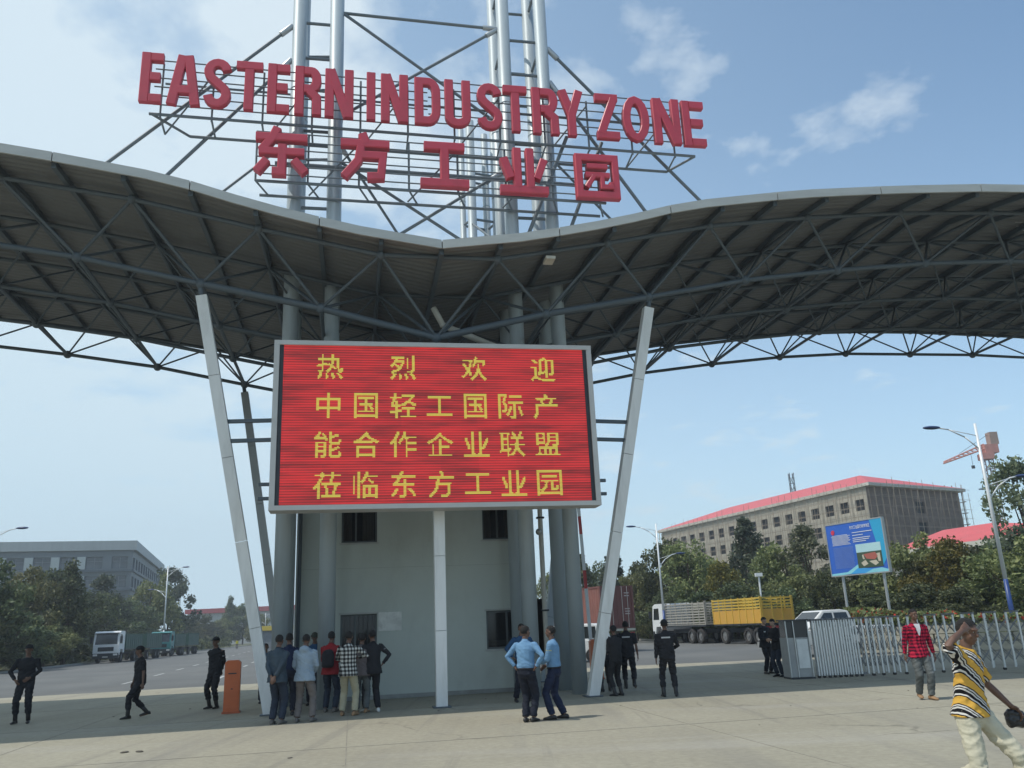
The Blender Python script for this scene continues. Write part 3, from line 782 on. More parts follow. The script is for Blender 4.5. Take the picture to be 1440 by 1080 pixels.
mb.build('front_wall', WALL, gh)
mb = MB(); mb.add([(bx0, 0, 0), (bx0, bd, 0), (bx0, bd, bh), (bx0, 0, bh), (bx1, 0, 0), (bx1, bd, 0), (bx1, bd, bh), (bx1, 0, bh)], [(0, 3, 2, 1), (4, 5, 6, 7), (1, 2, 6, 5), (3, 7, 6, 2)])
mb.build('side_and_rear_walls', WALL, gh)
block('plinth', bx0-.03, bx1+.03, -.03, .0-.003, .01, .12, mat('plinth_grey', (.3, .31, .3), .9, dirt=(.18, .17, .15), dirt_amt=.7), gh)
CLEAR = mat('window_glass', (.02, .025, .03), .08, 0, .2, .6, spec=.8); CLEAR.node_tree.nodes['Principled BSDF'].inputs['Alpha'].default_value = .42
SEAM = mat('wall_seam', (.33, .355, .33), .9)
sm_ = MB()
for z in (3.62,): sm_.bb(bx0+.01, bx1-.01, -.0035, -.0005, z, z+.008)
sm_.build('wall_seams', SEAM, gh, kind='stuff')
INT = mat('room_dark', (.09, .09, .085), .9)
for k, (a, b, c, d) in enumerate(wins):
    fm = MB(); f = .055
    for (p, q, r_, s_) in ((a, b, c, c+f), (a, b, d-f, d), (a, a+f, c+f, d-f), (b-f, b, c+f, d-f), ((a+b)/2-f/2-.1, (a+b)/2+f/2-.1, c+f, d-f)):
        fm.bb(p, q, .10, .15, r_, s_)
    fr_ = fm.build('window', mat('window_frame_dark', (.10, .115, .12), .45, .3), gh)
    pn = MB(); pn.bb(a+f, b-f, .12, .13, c+f, d-f); pn.build('pane', CLEAR, fr_)
    rm = MB(); e_ = .02
    rm.add([(a-.4, .24, c-.3), (b+.4, .24, c-.3), (b+.4, .24, d+.3), (a-.4, .24, d+.3), (a-.4, 2.4, c-.3), (b+.4, 2.4, c-.3), (b+.4, 2.4, d+.3), (a-.4, 2.4, d+.3)], [(4, 5, 6, 7), (0, 1, 5, 4), (3, 7, 6, 2), (0, 4, 7, 3), (1, 2, 6, 5)])
    rm.build('room_interior', INT, gh)
    if k in (2, 3):
        for (u, v) in ((a+.06, a+.30), (b-.42, b-.08)):
            cm_ = MB(); nn_ = 8
            for q_ in range(nn_): cm_.add([(u+(v-u)*q_/nn_, .3+.03*(q_ % 2), c), (u+(v-u)*(q_+1)/nn_, .3+.03*((q_+1) % 2), c), (u+(v-u)*(q_+1)/nn_, .3+.03*((q_+1) % 2), d), (u+(v-u)*q_/nn_, .3+.03*(q_ % 2), d)], [(0, 1, 2, 3)])
            cm_.build('curtain', mat('curtain_cloth', (.34, .31, .26), .9), gh)
    if k == 1:
        block('counter', a+.05, b-.05, .5, .9, c+.1, c+.22, mat('counter_top', (.2, .2, .19), .5), gh)
    if k == 0:
        for i in range(7): rod('bar', (a+.12+i*.13, .07, c), (a+.12+i*.13, .07, d), .008, DARKMETAL, gh, 6)
    block('window_sill', a-.05, b+.05, -.04, .09, c-.05, c-.003, mat('sill', (.42, .43, .41), .8), gh)
    if k < 2: block('window_head', a-.05, b+.05, -.03, .0, d+.003, d+.05, mat('sill', (.42, .43, .41), .8), gh)
nb = MB(); nb.bb(-1.38, -.72, -.03, -.004, 1.84, 2.36); nbo = nb.build('notice_board', mat('notice_paper', (.68, .69, .66), .8, dirt=(.35, .36, .34), dirt_amt=.6, dscale=5), gh, label='blank pale notice board with a faint grey smudge')
rod('down_pipe', (3.42, -.45, 0), (3.42, -.45, 9.4), .075, PVC, gh); rod('down_pipe', (-3.62, -.12, 0), (-3.62, -.12, 9), .06, TRUSS, gh)
for z in (2.2, 4.9, 7.5): block('pipe_clamp', 3.31, 3.53, -.53, -.37, z, z+.05, DARKMETAL, gh)
lampb = MB(); lampb.ball((3.35, -.5, 4.5), .1); lampb.build('security_camera', ALU, gh, True)

# scraps lying on the paving
R_ = random.Random(8); lit = MB()
spots = [G(175, 1059), G(196, 1058), G(1112, 993), G(1068, 1020)]+[Vector((R_.uniform(-12, 10), R_.uniform(12, 30), 0)) for _ in range(22)]
for i, p in enumerate(spots):
    s_ = .09 if i < 2 else R_.uniform(.02, .05)
    lit.ball((p.x, p.y, .006+s_*.12), (s_, s_*.6, s_*.16), 7, 4, Matrix.Rotation(R_.uniform(0, 3), 3, 'Z'))
tag(lit.build('litter', mat('litter_scraps', (.10, .09, .075), .9, 0, .5, 2)), 'small dark scraps and dry leaves scattered on the paving', 'litter', None, 'stuff')

# ================================================================== building under construction (right)
CONCB = mat('bare_concrete', (.42, .385, .32), .9, 0, .12, .35, dirt=(.25, .22, .18), dirt_amt=.6, dscale=.4)
BRICKW = mat('hollow_block_wall', (.20, .15, .125), .95, 0, .2, .8, dirt=(.13, .10, .085), dirt_amt=.6, dscale=.3)
REDROOF = mat('red_roof_sheet', (.62, .10, .10), .5, 0, .06, .5, dirt=(.5, .16, .14), dirt_amt=.4)
GUTTER = mat('gutter_cream', (.55, .53, .48), .8, 0, .05, 1)
SCAF = mat('scaffold_pole', (.30, .24, .18), .8, 0, .2, 1)
VOID = mat('window_void', (.018, .017, .016), .9)
def flat(c): return Vector((c.x, c.y, 0))
def facade(par, A, B, zlist, n, ww, wh, wallmt, th=.35, wname='window', skip=None, ztop=None, zbot=0.0, pane=VOID, mull=True, frame=None, offs=.5):
    """wall from A to B with real window openings; windows (frame > pane) are parts"""
    L_ = (B-A).length; dx = (B-A)/L_; nrm = Vector((dx.y, -dx.x, 0))
    if nrm.dot(A) > 0: nrm = -nrm
    pitch = L_/n
    xs = [0.0]; W_ = []
    for i in range(n):
        c = (i+offs)*pitch
        W_.append((c-ww/2, c+ww/2)); xs += [c-ww/2, c+ww/2]
    xs = sorted(set(xs+[L_])); zs = sorted(set([zbot, ztop]+[z-wh/2 for z in zlist]+[z+wh/2 for z in zlist]))
    def pt(x, z, d=0): p = A+dx*x-nrm*d; return (p.x, p.y, z)
    mb = MB()
    for a, b in zip(xs, xs[1:]):
        for c, d in zip(zs, zs[1:]):
            mx_, mz = (a+b)/2, (c+d)/2
            hole = False
            for i, (u, v) in enumerate(W_):
                if u < mx_ < v:
                    for k, z in enumerate(zlist):
                        if abs(mz-z) < wh/2 and not (skip and skip(i, k)): hole = True
            if not hole: mb.add([pt(a, c), pt(b, c), pt(b, d), pt(a, d)], [(0, 1, 2, 3)])
    for i, (u, v) in enumerate(W_):
        for k, z in enumerate(zlist):
            if skip and skip(i, k): continue
            c, d = z-wh/2, z+wh/2
            mb.add([pt(u, c), pt(v, c), pt(v, d), pt(u, d), pt(u, c, th), pt(v, c, th), pt(v, d, th), pt(u, d, th)], [(0, 4, 5, 1), (1, 5, 6, 2), (2, 6, 7, 3), (3, 7, 4, 0)])
    mb.build('wall', wallmt, par)
    fm = MB()       # one window mesh shared
    t = .12
    fm.bb(-ww/2, ww/2, th-.03, th, -wh/2, -wh/2+t); fm.bb(-ww/2, ww/2, th-.03, th, wh/2-t, wh/2)
    fm.bb(-ww/2, -ww/2+t, th-.03, th, -wh/2+t, wh/2-t); fm.bb(ww/2-t, ww/2, th-.03, th, -wh/2+t, wh/2-t)
    if mull: fm.bb(-t/2, t/2, th-.03, th, -wh/2+t, wh/2-t)
    if mull: fm.bb(-ww/2+t, -t/2, th-.03, th, wh*.12, wh*.12+t*.7); fm.bb(t/2, ww/2-t, th-.03, th, wh*.12, wh*.12+t*.7)
    fme = fm.mesh('window', frame or DARKMETAL)
    pm = MB(); pm.bb(-ww/2, ww/2, th+.03, th+.06, -wh/2, wh/2); pme = pm.mesh('pane', pane)
    ang = math.atan2(dx.y, dx.x)
    if (Matrix.Rotation(ang, 3, 'Z') @ Vector((0, 1, 0))).dot(nrm) > 0: ang += math.pi
    for i, (u, v) in enumerate(W_):
        for k, z in enumerate(zlist):
            if skip and skip(i, k): continue
            c = A+dx*(u+v)/2
            w_ = place(wname, fme, par, loc=(c.x, c.y, z), rot=(0, 0, ang)); place('pane', pme, w_)
    return dx, nrm
def hip(par, pts, ze, over, rise, mt, gut):
    c = sum(pts, Vector())/4; P = []
    for p in pts:
        d = (p-c); P.append(p+d.normalized()*over*1.4)
    a, b, c_, d_ = P                     # long sides a-b and d-c
    w = (d_-a).length/2; dx = (b-a).normalized()
    r0 = (a+d_)/2+dx*w; r1 = (b+c_)/2-dx*w
    up = Vector((0, 0, 1)); mb = MB(); z0 = ze+.45
    V = [p+up*z0 for p in (a, b, c_, d_)]+[r0+up*(z0+rise), r1+up*(z0+rise)]
    mb.add(V, [(0, 1, 5, 4), (1, 2, 5), (2, 3, 4, 5), (3, 0, 4)]); rf = mb.build('roof', mt, par)
    gm = MB(); q = P+[P[0]]
    V = [p+up*(ze-.1) for p in P]+[p+up*(z0-.004) for p in P]
    gm.add(V, [(0, 1, 5, 4), (1, 2, 6, 5), (2, 3, 7, 6), (3, 0, 4, 7), (3, 2, 1, 0)]); gm.build('eave', gut, rf)
def scaffold(par, A, B, z0, z1, off, nx, nz, r=.07, dep=1.2):
    L_ = (B-A).length; dx = (B-A)/L_; nrm = Vector((dx.y, -dx.x, 0))
    if nrm.dot(A) > 0: nrm = -nrm
    mb = MB(); up = Vector((0, 0, 1)); rnd = random.Random(4)
    for lay in (off, off+dep):
        for i in range(nx+1):
            p = A+dx*(L_*i/nx)+nrm*lay+dx*rnd.uniform(-.2, .2); mb.tube(p+up*0, p+up*(z1+rnd.uniform(-.4, 1.6)), r, 4, caps=False)
        for k in range(nz+1):
            z = z0+(z1-z0)*k/nz; mb.tube(A+nrm*lay+up*z-dx*.8, B+nrm*lay+up*(z+rnd.uniform(-.15, .15))+dx*.8, r*.9, 4, caps=False)
    for i in range(nx//4):
        p = A+dx*(L_*(i*4)/nx)+nrm*(off+dep+.1); q = A+dx*(L_*min(1, (i*4+3)/nx))+nrm*(off+dep+.1)
        mb.tube(p+up*z0, q+up*z1, r*.8, 4, caps=False)
    mb.build('scaffolding', SCAF, par, kind='stuff')
cb = thing('apartment_block', 'long unfinished concrete block with red hipped roof and wooden scaffolding', 'building')
C0 = AX(1247, 147); C1 = AX(943, 212); C2 = AX(1380, 161); C3 = C1+(C2-C0)
rows_ = [19.7, 16.1, 12.5, 8.9, 5.3, 2.0]
dxn = facade(cb, C1, C0, rows_, 18, 2.2, 1.95, CONCB, ztop=22.8, pane=VOID)
facade(cb, C0, C2, [19.5, 15.8], 3, 2.6, 2.1, BRICKW, ztop=22.8, skip=lambda i, k: i != 1, offs=.62)
mb = MB()
for a, b in ((C2, C3), (C3, C1)): mb.add([(a.x, a.y, 0), (b.x, b.y, 0), (b.x, b.y, 22.8), (a.x, a.y, 22.8)], [(0, 1, 2, 3)])
mb.build('rear_wall', CONCB, cb)
hip(cb, [C0, C1, C3, C2], 22.8, 1.0, 4.3, REDROOF, GUTTER)
for i in range(18):       # concrete ribs between the windows
    p = C1+(C0-C1)*(i/18); n_ = dxn[1]; o = MB(); o.bb(-.28, .28, -.07, .0, 0, 22.4)
    ob = o.build('column', CONCB, cb); ob.location = (p+n_*.01); ob.rotation_euler = (0, 0, math.atan2((C0-C1).y, (C0-C1).x) if n_.dot(Vector((math.sin(math.atan2((C0-C1).y, (C0-C1).x)), -math.cos(math.atan2((C0-C1).y, (C0-C1).x)), 0))) > 0 else math.atan2((C0-C1).y, (C0-C1).x)+math.pi)
scaffold(cb, C1, C0, 2, 22.8, .7, 36, 12, .038); scaffold(cb, C0, C2, 2, 22.8, .6, 16, 12, .04)
d_ = (C2-C0).normalized(); scaffold(cb, C2+d_*.8, C2+d_*.8+(C3-C2).normalized()*6, 2, 23, -.1, 4, 10, .10, 2.0)
# low red-roofed building on the right
lb = thing('low_building', 'low building with a bright red roof half hidden by trees at the right', 'building')
A0, A1 = AX(1282, 100), AX(1560, 78); A2 = A1+Vector((6, 16, 0)); A3 = A0+Vector((6, 16, 0))
facade(lb, A0, A1, [3.6], 8, 1.5, 1.4, CONCB, ztop=7.9)
mb = MB()
for a, b in ((A1, A2), (A2, A3), (A3, A0)): mb.add([(a.x, a.y, 0), (b.x, b.y, 0), (b.x, b.y, 7.9), (a.x, a.y, 7.9)], [(0, 1, 2, 3)])
mb.build('side_walls', CONCB, lb); hip(lb, [A0, A1, A2, A3], 7.9, .8, 2.2, REDROOF, GUTTER)

# ================================================================== office building (left)
OFW = mat('office_cladding', (.17, .19, .205), .6, 0, .08, .4, dirt=(.12, .135, .145), dirt_amt=.5, dscale=.2)
OFF = mat('office_fascia', (.40, .42, .42), .6, 0, .06, .3, stretch=(4, 4, .3))
OGL = mat('office_glass', (.055, .07, .085), .15, 0, .4, .5, spec=.8)
OPN = mat('office_light_panel', (.46, .49, .48), .6, 0, .06, .6)
ob_ = thing('office_building', 'dark grey four-storey office building with a pale flat roof band on the far left', 'building')
P1 = AX(176, 185); dl = Vector((-.956, -.294, 0)); P0 = P1+dl*80; P2 = P1+Vector((-.30, .954, 0))*66; P3 = P0+(P2-P1)
zr_ = [18.6, 14.6, 10.6, 6.6, 2.8]
dxo, nno = facade(ob_, P0, P1, zr_, 16, 3.2, 2.6, OFW, ztop=21.2, pane=OGL, frame=OFW)
facade(ob_, P1, P2, zr_, 13, 3.2, 2.3, OFW, ztop=21.2, pane=OGL, frame=OFW)
mb = MB()
for a, b in ((P2, P3), (P3, P0)): mb.add([(a.x, a.y, 0), (b.x, b.y, 0), (b.x, b.y, 21.2), (a.x, a.y, 21.2)], [(0, 1, 2, 3)])
mb.build('rear_walls', OFW, ob_)
mb = MB(); q = [P0, P1, P2, P3]; cc = sum(q, Vector())/4
Q = [p+(p-cc).normalized()*.9 for p in q]
mb.add([(p.x, p.y, 21.2) for p in Q]+[(p.x, p.y, 23.2) for p in Q], [(0, 1, 5, 4), (1, 2, 6, 5), (2, 3, 7, 6), (3, 0, 4, 7), (4, 5, 6, 7), (3, 2, 1, 0)]); mb.build('roof_band', OFF, ob_)
for z in (16.9, 12.9, 8.9, 4.9):
    for a, b, nn in ((P0, P1, nno), (P1, P2, None)):
        d = (b-a).normalized(); n_ = Vector((d.y, -d.x, 0)); n_ = n_ if n_.dot(a) < 0 else -n_
        mb = MB(); mb.bar(a+n_*.2+Vector((0, 0, z)), b+n_*.2+Vector((0, 0, z)), .4, .45); mb.build('floor_band', OFF if False else mat('office_band', (.12, .14, .155), .6), ob_)
for i in range(4, 15):
    for z in (18.6, 14.6, 10.6):
        c = P0+dxo*(5.0*i); mb = MB()
        if i < 15: mb.bar(c-dxo*.8+nno*.12, c+dxo*.8+nno*.12, .18, 2.6); o = mb.build('light_panel', OPN, ob_); o.location = (0, 0, z)
# distant shed and mast
fb = thing('warehouse', 'distant pale warehouse with a thin dark red roof line', 'building')
a, b = AX(262, 330), AX(420, 330); mb = MB(); mb.bb(a.x, b.x, 330, 360, 0, 11.5); mb.build('wall', mat('shed_wall', (.4, .42, .42), .8), fb)
mb = MB(); mb.bb(a.x-1, b.x+1, 329, 361, 11.51, 13.2); mb.build('roof', mat('shed_roof', (.35, .06, .07), .6), fb)
fy = thing('kiosk', 'small yellow-edged kiosk roof far down the road beside the left pylon', 'kiosk')
a = AX(384, 120); YEL = mat('kiosk_yellow', (.55, .42, .08), .6)
mb = MB(); mb.bb(a.x-2.2, a.x+2.2, 118, 122, 2.7, 3.3); mb.build('roof', YEL, fy)
mb = MB(); mb.bb(a.x-2, a.x+2, 118.3, 121.7, .1, 2.69); mb.build('wall', mat('kiosk_wall', (.18, .2, .22), .7), fy)
def lattice(name, label, cat, base, top, w, mt, r=.06, n=12):
    t = thing(name, label, cat, base); h = top
    mb = MB()
    for sx in (-1, 1):
        for sy in (-1, 1): mb.tube((sx*w/2, sy*w/2, 0), (sx*w/2, sy*w/2, h), r, 4)
    for k in range(n):
        z0_, z1_ = h*k/n, h*(k+1)/n
        for (a, b) in (((-1, -1), (1, -1)), ((1, -1), (1, 1)), ((1, 1), (-1, 1)), ((-1, 1), (-1, -1))):
            mb.tube((a[0]*w/2, a[1]*w/2, z0_), (b[0]*w/2, b[1]*w/2, z1_), r*.7, 4); mb.tube((a[0]*w/2, a[1]*w/2, z0_), (b[0]*w/2, b[1]*w/2, z0_), r*.7, 4)
    mb.build('lattice_mast', mt, t); return t
MASTM = mat('mast_grey', (.35, .36, .37), .6)
lattice('radio_mast', 'thin grey lattice mast beside the street lamp, behind the dark office building', 'mast', AX(245, 190), 17, .9, MASTM)
# tower crane
CRN = mat('crane_paint', (.48, .22, .18), .6, 0, .15, 1)
cp = AX(1431, 172)
cr = lattice('tower_crane', 'salmon-red tower crane with its jib pointing down to the left, behind the trees', 'crane', cp, 34, 1.8, mat('crane_mast', (.22, .16, .16), .7), .12, 16)
mb = MB(); jz = 36.5; tip = Vector((-8.6, 2, jz-2.6))
for (dy, dz) in ((-.6, 0), (.6, 0), (0, 1.1)): mb.tube((0, dy, jz+dz), (tip.x, tip.y+dy*.4, tip.z+dz*.3), .17, 5)
for k in range(9):
    t0, t1 = k/9, (k+1)/9
    for dy in (-.6, .6): mb.tube((tip.x*t0, tip.y*t0+dy, jz+(tip.z-jz)*t0), (tip.x*t1, tip.y*t1, jz+(tip.z-jz)*t1+1.1*(1-.7*t1)), .1, 4)
mb.build('jib', CRN, cr)
mb = MB(); mb.bb(-1.3, 1.3, -1.2, 1.2, 34, 35.4); mb.bb(-.4, 2.6, -1, 1, 35.41, 37.4); mb.build('machinery_deck', CRN, cr)
mb = MB(); mb.bb(1.2, 3.0, -.9, .9, 37.41, 40.2); mb.build('counterweight', mat('crane_weight', (.33, .24, .2), .8), cr)
mb = MB(); mb.bb(-2.2, 2.2, -1.6, 1.6, 27.4, 27.7); mb.bb(1.0, 2.0, -.6, .6, 27.71, 29); mb.build('climbing_platform', mat('crane_platform', (.12, .18, .24), .6), cr)
mb = MB(); mb.tube((2, 0, 40.2), (tip.x*.6, tip.y*.6, jz-.6), .05, 4); mb.tube((tip.x*.35, .5, jz-1), (tip.x*.35, .5, jz-3.6), .04, 4); mb.bb(tip.x*.35-.3, tip.x*.35+.3, .3, .7, jz-4.3, jz-3.6); mb.build('cable_and_hook', DARKMETAL, cr)
cr.scale = (.92, .92, .90)
rc = (C0*.52+C1*.48)*1.0; rm = lattice('roof_hoist', 'tiny lattice hoist sticking up above the red roof of the unfinished block', 'crane', AX(1140, 190), 32.5, .9, DARKMETAL, .08, 14)

# ================================================================== vegetation
def leafmat(name, c1, c2, c3):
    mt = D.materials.new(name); mt.use_nodes = True; nt = mt.node_tree; N = nt.nodes; Lk = nt.links
    b = N['Principled BSDF']; b.inputs['Roughness'].default_value = .55; b.inputs['Specular IOR Level'].default_value = .3
    ge = N.new('ShaderNodeNewGeometry'); rp = N.new('ShaderNodeValToRGB'); e = rp.color_ramp.elements
    e[0].color = c1+(1,); e[1].color = c3+(1,); m_ = e.new(.55); m_.color = c2+(1,)
    Lk.new(ge.outputs['Random Per Island'], rp.inputs[0])
    oi = N.new('ShaderNodeObjectInfo'); hs = N.new('ShaderNodeHueSaturation')
    ma = N.new('ShaderNodeMath'); ma.operation = 'MULTIPLY_ADD'; ma.inputs[1].default_value = .5; ma.inputs[2].default_value = .75
    Lk.new(oi.outputs['Random'], ma.inputs[0]); Lk.new(ma.outputs[0], hs.inputs['Value'])
    mb_ = N.new('ShaderNodeMath'); mb_.operation = 'MULTIPLY_ADD'; mb_.inputs[1].default_value = .05; mb_.inputs[2].default_value = .475
    Lk.new(oi.outputs['Random'], mb_.inputs[0]); Lk.new(mb_.outputs[0], hs.inputs['Hue'])
    Lk.new(rp.outputs[0], hs.inputs['Color']); Lk.new(hs.outputs[0], b.inputs['Base Color'])
    tr = N.new('ShaderNodeBsdfTranslucent'); Lk.new(hs.outputs[0], tr.inputs[0]); ms = N.new('ShaderNodeMixShader'); ms.inputs[0].default_value = .3
    Lk.new(b.outputs[0], ms.inputs[1]); Lk.new(tr.outputs[0], ms.inputs[2]); Lk.new(ms.outputs[0], N['Material Output'].inputs[0])
    return mt
LEAF = {'broad': leafmat('leaf_olive', (.10, .12, .048), (.18, .20, .08), (.33, .33, .14)),
        'dark': leafmat('leaf_dark', (.058, .076, .04), (.10, .125, .058), (.19, .21, .095)),
        'conifer': leafmat('leaf_conifer', (.055, .078, .052), (.09, .118, .075), (.15, .175, .11)),
        'wispy': leafmat('leaf_pale', (.10, .125, .075), (.16, .185, .105), (.24, .26, .15)),
        'yellow': leafmat('leaf_yellow', (.10, .11, .025), (.16, .16, .035), (.24, .21, .05))}
def crown(kind, seed, n=5200, leaf=.2):
    R_ = random.Random(seed); mb = MB(); V = []; Fq = []
    cl = []
    if kind == 'conifer':
        for k in range(46):
            t = R_.random()**.8; rr = (1-t)*.30+.02; a = R_.uniform(0, 6.28); cl.append((math.cos(a)*rr*R_.uniform(.5, 1), math.sin(a)*rr*R_.uniform(.5, 1), .12+.86*t, .05+.08*(1-t)))
    elif kind == 'wispy':
        for k in range(60):
            t = R_.random(); rr = .26*math.sin(math.pi*min(1, .25+t*.72))*R_.uniform(.3, 1.25); a = R_.uniform(0, 6.28); cl.append((math.cos(a)*rr, math.sin(a)*rr, .2+.78*t, R_.uniform(.035, .085)))
    else:
        for k in range(62):
            t = R_.random(); a = R_.uniform(0, 6.28); rr = .42*math.sqrt(max(0, 1-(2*t-.9)**2/1.3))*R_.choice((R_.uniform(.2, .8), R_.uniform(.7, 1.3))); cl.append((math.cos(a)*rr, math.sin(a)*rr, .16+.84*t*R_.uniform(.8, 1.02), R_.uniform(.045, .125)))
    H_ = 8.0; tot = sum(c[3]**2 for c in cl)
    for c in cl:
        for _ in range(int(n*c[3]**2/tot)):
            d = Vector((R_.gauss(0, 1), R_.gauss(0, 1), R_.gauss(0, .8))).normalized()*c[3]*H_*R_.uniform(.45, 1.12)
            p = Vector((c[0], c[1], c[2]))*H_+d
            s_ = leaf*R_.uniform(.55, 1.35); q = Quaternion((R_.gauss(0, 1), R_.gauss(0, 1), R_.gauss(0, 1), R_.gauss(0, 1))).normalized()
            a = q @ Vector((s_, 0, 0)); b = q @ Vector((0, s_*.55, 0)); o = len(V)
            V += [tuple(p-a), tuple(p+b), tuple(p+a), tuple(p-b)]; Fq.append((o, o+1, o+2, o+3))
    mb.v = V; mb.f = Fq; mb.mi = [0]*len(Fq)
    tm = MB()
    rb = .16 if kind != 'wispy' else .12
    pts = [Vector((0, 0, 0)), Vector((.08, .05, 2.4)), Vector((-.05, .1, 4.6)), Vector((.05, 0, 7.2))]
    for i in range(3): tm.tube(pts[i], pts[i+1], rb*(1-i*.28), 7, rb*(1-(i+1)*.28), caps=False)
    for c in cl[:14]:
        z = max(1.4, c[2]*H_-1.2); tm.tube((0, 0, z*.75), (c[0]*H_*.9, c[1]*H_*.9, c[2]*H_), .06, 5, .015, caps=False)
    return mb, tm
CROWN = {}
for i, (k, lk, n, lf) in enumerate([('broad', 'broad', 9500, .155), ('broad', 'broad', 8200, .175), ('broad', 'dark', 9800, .165), ('broad', 'dark', 8600, .18), ('conifer', 'conifer', 8500, .135), ('wispy', 'wispy', 5200, .125), ('broad', 'yellow', 9000, .155), ('wispy', 'conifer', 6400, .135), ('conifer', 'dark', 7600, .14)]):
    c_, t_ = crown(k, 11+i, n, lf); CROWN[i] = (c_.mesh('crown', LEAF[lk]), t_.mesh('trunk', BARK, True))
KL = {0: 'olive-green bushy tree', 1: 'mid-green bushy tree', 2: 'dark bushy tree', 3: 'dark spreading tree', 4: 'pointed conifer', 5: 'pale feathery tree', 6: 'yellowish-green bushy tree', 7: 'slender feathery tree', 8: 'dark pointed conifer'}
def tree(px, Y, ptop, k, where, wd=1.0, grp='trees beyond the road'):
    p = AX(px, Y); zt = AT(px, ptop, Y).z; s_ = zt/8.0*1.03
    t = thing('tree', KL[k]+' '+where, 'tree', p, random.uniform(0, 6.28), grp); t.scale = (s_*wd, s_*wd, s_)
    place('crown', CROWN[k][0], t); place('trunk', CROWN[k][1], t); return t
TR = [ # left band
 (-40, 70, 790, 2, 'at the left edge of the picture', 1), (16, 86, 806, 0, 'left of centre of the office building', .9), (54, 100, 815, 3, 'in front of the light window panels of the office', 1.05), (88, 88, 792, 8, 'with its tip over the second office window row', .95),
 (112, 108, 838, 2, 'behind the left half of the parked white truck', 1.2), (140, 128, 812, 7, 'with a ragged top over the office corner', 1.0), (172, 150, 850, 3, 'under the office corner, above the green truck bed', 1.45),
 (206, 160, 812, 1, 'just left of the street lamp', .8), (232, 175, 802, 7, 'directly behind the street lamp', 1.1), (258, 250, 872, 1, 'low and round behind the second green truck', 1.5),
 (285, 262, 868, 2, 'low behind the rear of the truck row', 1.5), (305, 270, 872, 0, 'left of the thin conifer', 1.4), (322, 280, 840, 8, 'slim, above the red warehouse roof line', .8), (341, 280, 853, 2, 'right of the slim conifer', 1.1), (360, 275, 866, 0, 'beside the leaning white post', 1.2), (20, 78, 868, 2, 'low at the left kerb', 1.7), (86, 92, 876, 3, 'low between kerb and truck cab', 1.6), (60, 84, 874, 1, 'low, left of the truck', 1.6), (-30, 68, 862, 3, 'low at the left picture edge', 1.6),
 # middle gap and right band
 (783, 105, 812, 0, 'seen between the right-hand tubes', .8), (820, 92, 782, 8, 'beyond the container, left of the white post', 1.1), (845, 96, 800, 2, 'right behind the raised barrier boom', .8), (869, 90, 780, 4, 'right of the leaning white post', 1.15), (897, 84, 812, 0, 'beside the container doors', .9),
 (915, 88, 800, 3, 'behind the tall lamp pole', .9), (948, 84, 770, 2, 'at the left end of the unfinished block', .85), (978, 80, 768, 0, 'above the cab of the white truck', .95), (1005, 82, 790, 1, 'above the slatted truck bed', .9),
 (1022, 76, 800, 6, 'above the front of the yellow trailer', .95), (1066, 84, 733, 4, 'standing tallest above the yellow trailer', 1.0), (1090, 78, 800, 3, 'behind the rear of the yellow trailer', .9), (1118, 74, 770, 0, 'left of the thin post above the pickup', 1.0), (1150, 72, 742, 5, 'left of the blue billboard', 1.2),
 (1142, 68, 800, 1, 'above the roof of the white pickup', 1.1), (1180, 64, 808, 2, 'behind the left leg of the billboard', 1.1), (1222, 66, 800, 3, 'hidden behind the billboard', 1.2), (1262, 62, 810, 2, 'between billboard and red-roofed low building', .9), (1290, 60, 757, 1, 'right of the billboard', 1.0),
 (1325, 58, 790, 0, 'below the low red roof', 1.1), (1352, 56, 768, 6, 'left of the near lamp pole', 1.0), (1384, 58, 780, 3, 'right behind the man with the raised arm', 1.0), (1412, 52, 800, 2, 'behind the blue foot of the lamp pole', 1.2), (1472, 60, 650, 5, 'tall at the right edge', 1.0), (1505, 52, 700, 7, 'cut by the right edge', 1.2), (1440, 50, 762, 1, 'low at the right edge', 1.2),
 (1040, 70, 826, 2, 'dark and low behind the trailer slats', 1.5), (990, 74, 838, 3, 'low behind the slatted bed', 1.5), (1300, 50, 828, 3, 'low behind the hedge', 1.6), (1360, 48, 830, 2, 'low, behind the checked-shirt man', 1.5), (940, 78, 838, 2, 'low behind the truck cab', 1.5), (1110, 62, 832, 2, 'low behind the pickup', 1.4), (1240, 54, 836, 3, 'low between the billboard legs', 1.4)]
for a in TR: tree(*a)
# far tree line as one mass
R_ = random.Random(5); mb = MB()
for i in range(150):
    x = -420+i*6.2+R_.uniform(-2, 2); Y = 420+R_.uniform(-30, 30); h = R_.uniform(6, 13)
    for k in range(60):
        c = Vector((x+R_.gauss(0, 3.2), Y+R_.gauss(0, 2), h*R_.uniform(.1, 1)))
        q = Quaternion((R_.gauss(0, 1), R_.gauss(0, 1), R_.gauss(0, 1), R_.gauss(0, 1))).normalized(); a = q @ Vector((1.1, 0, 0)); b = q @ Vector((0, .8, 0))
        mb.add([c-a, c+b, c+a, c-b], [(0, 1, 2, 3)])
tag(mb.build('distant_wood', LEAF['dark']), 'far dark line of trees along the horizon', 'wood', None, 'stuff')
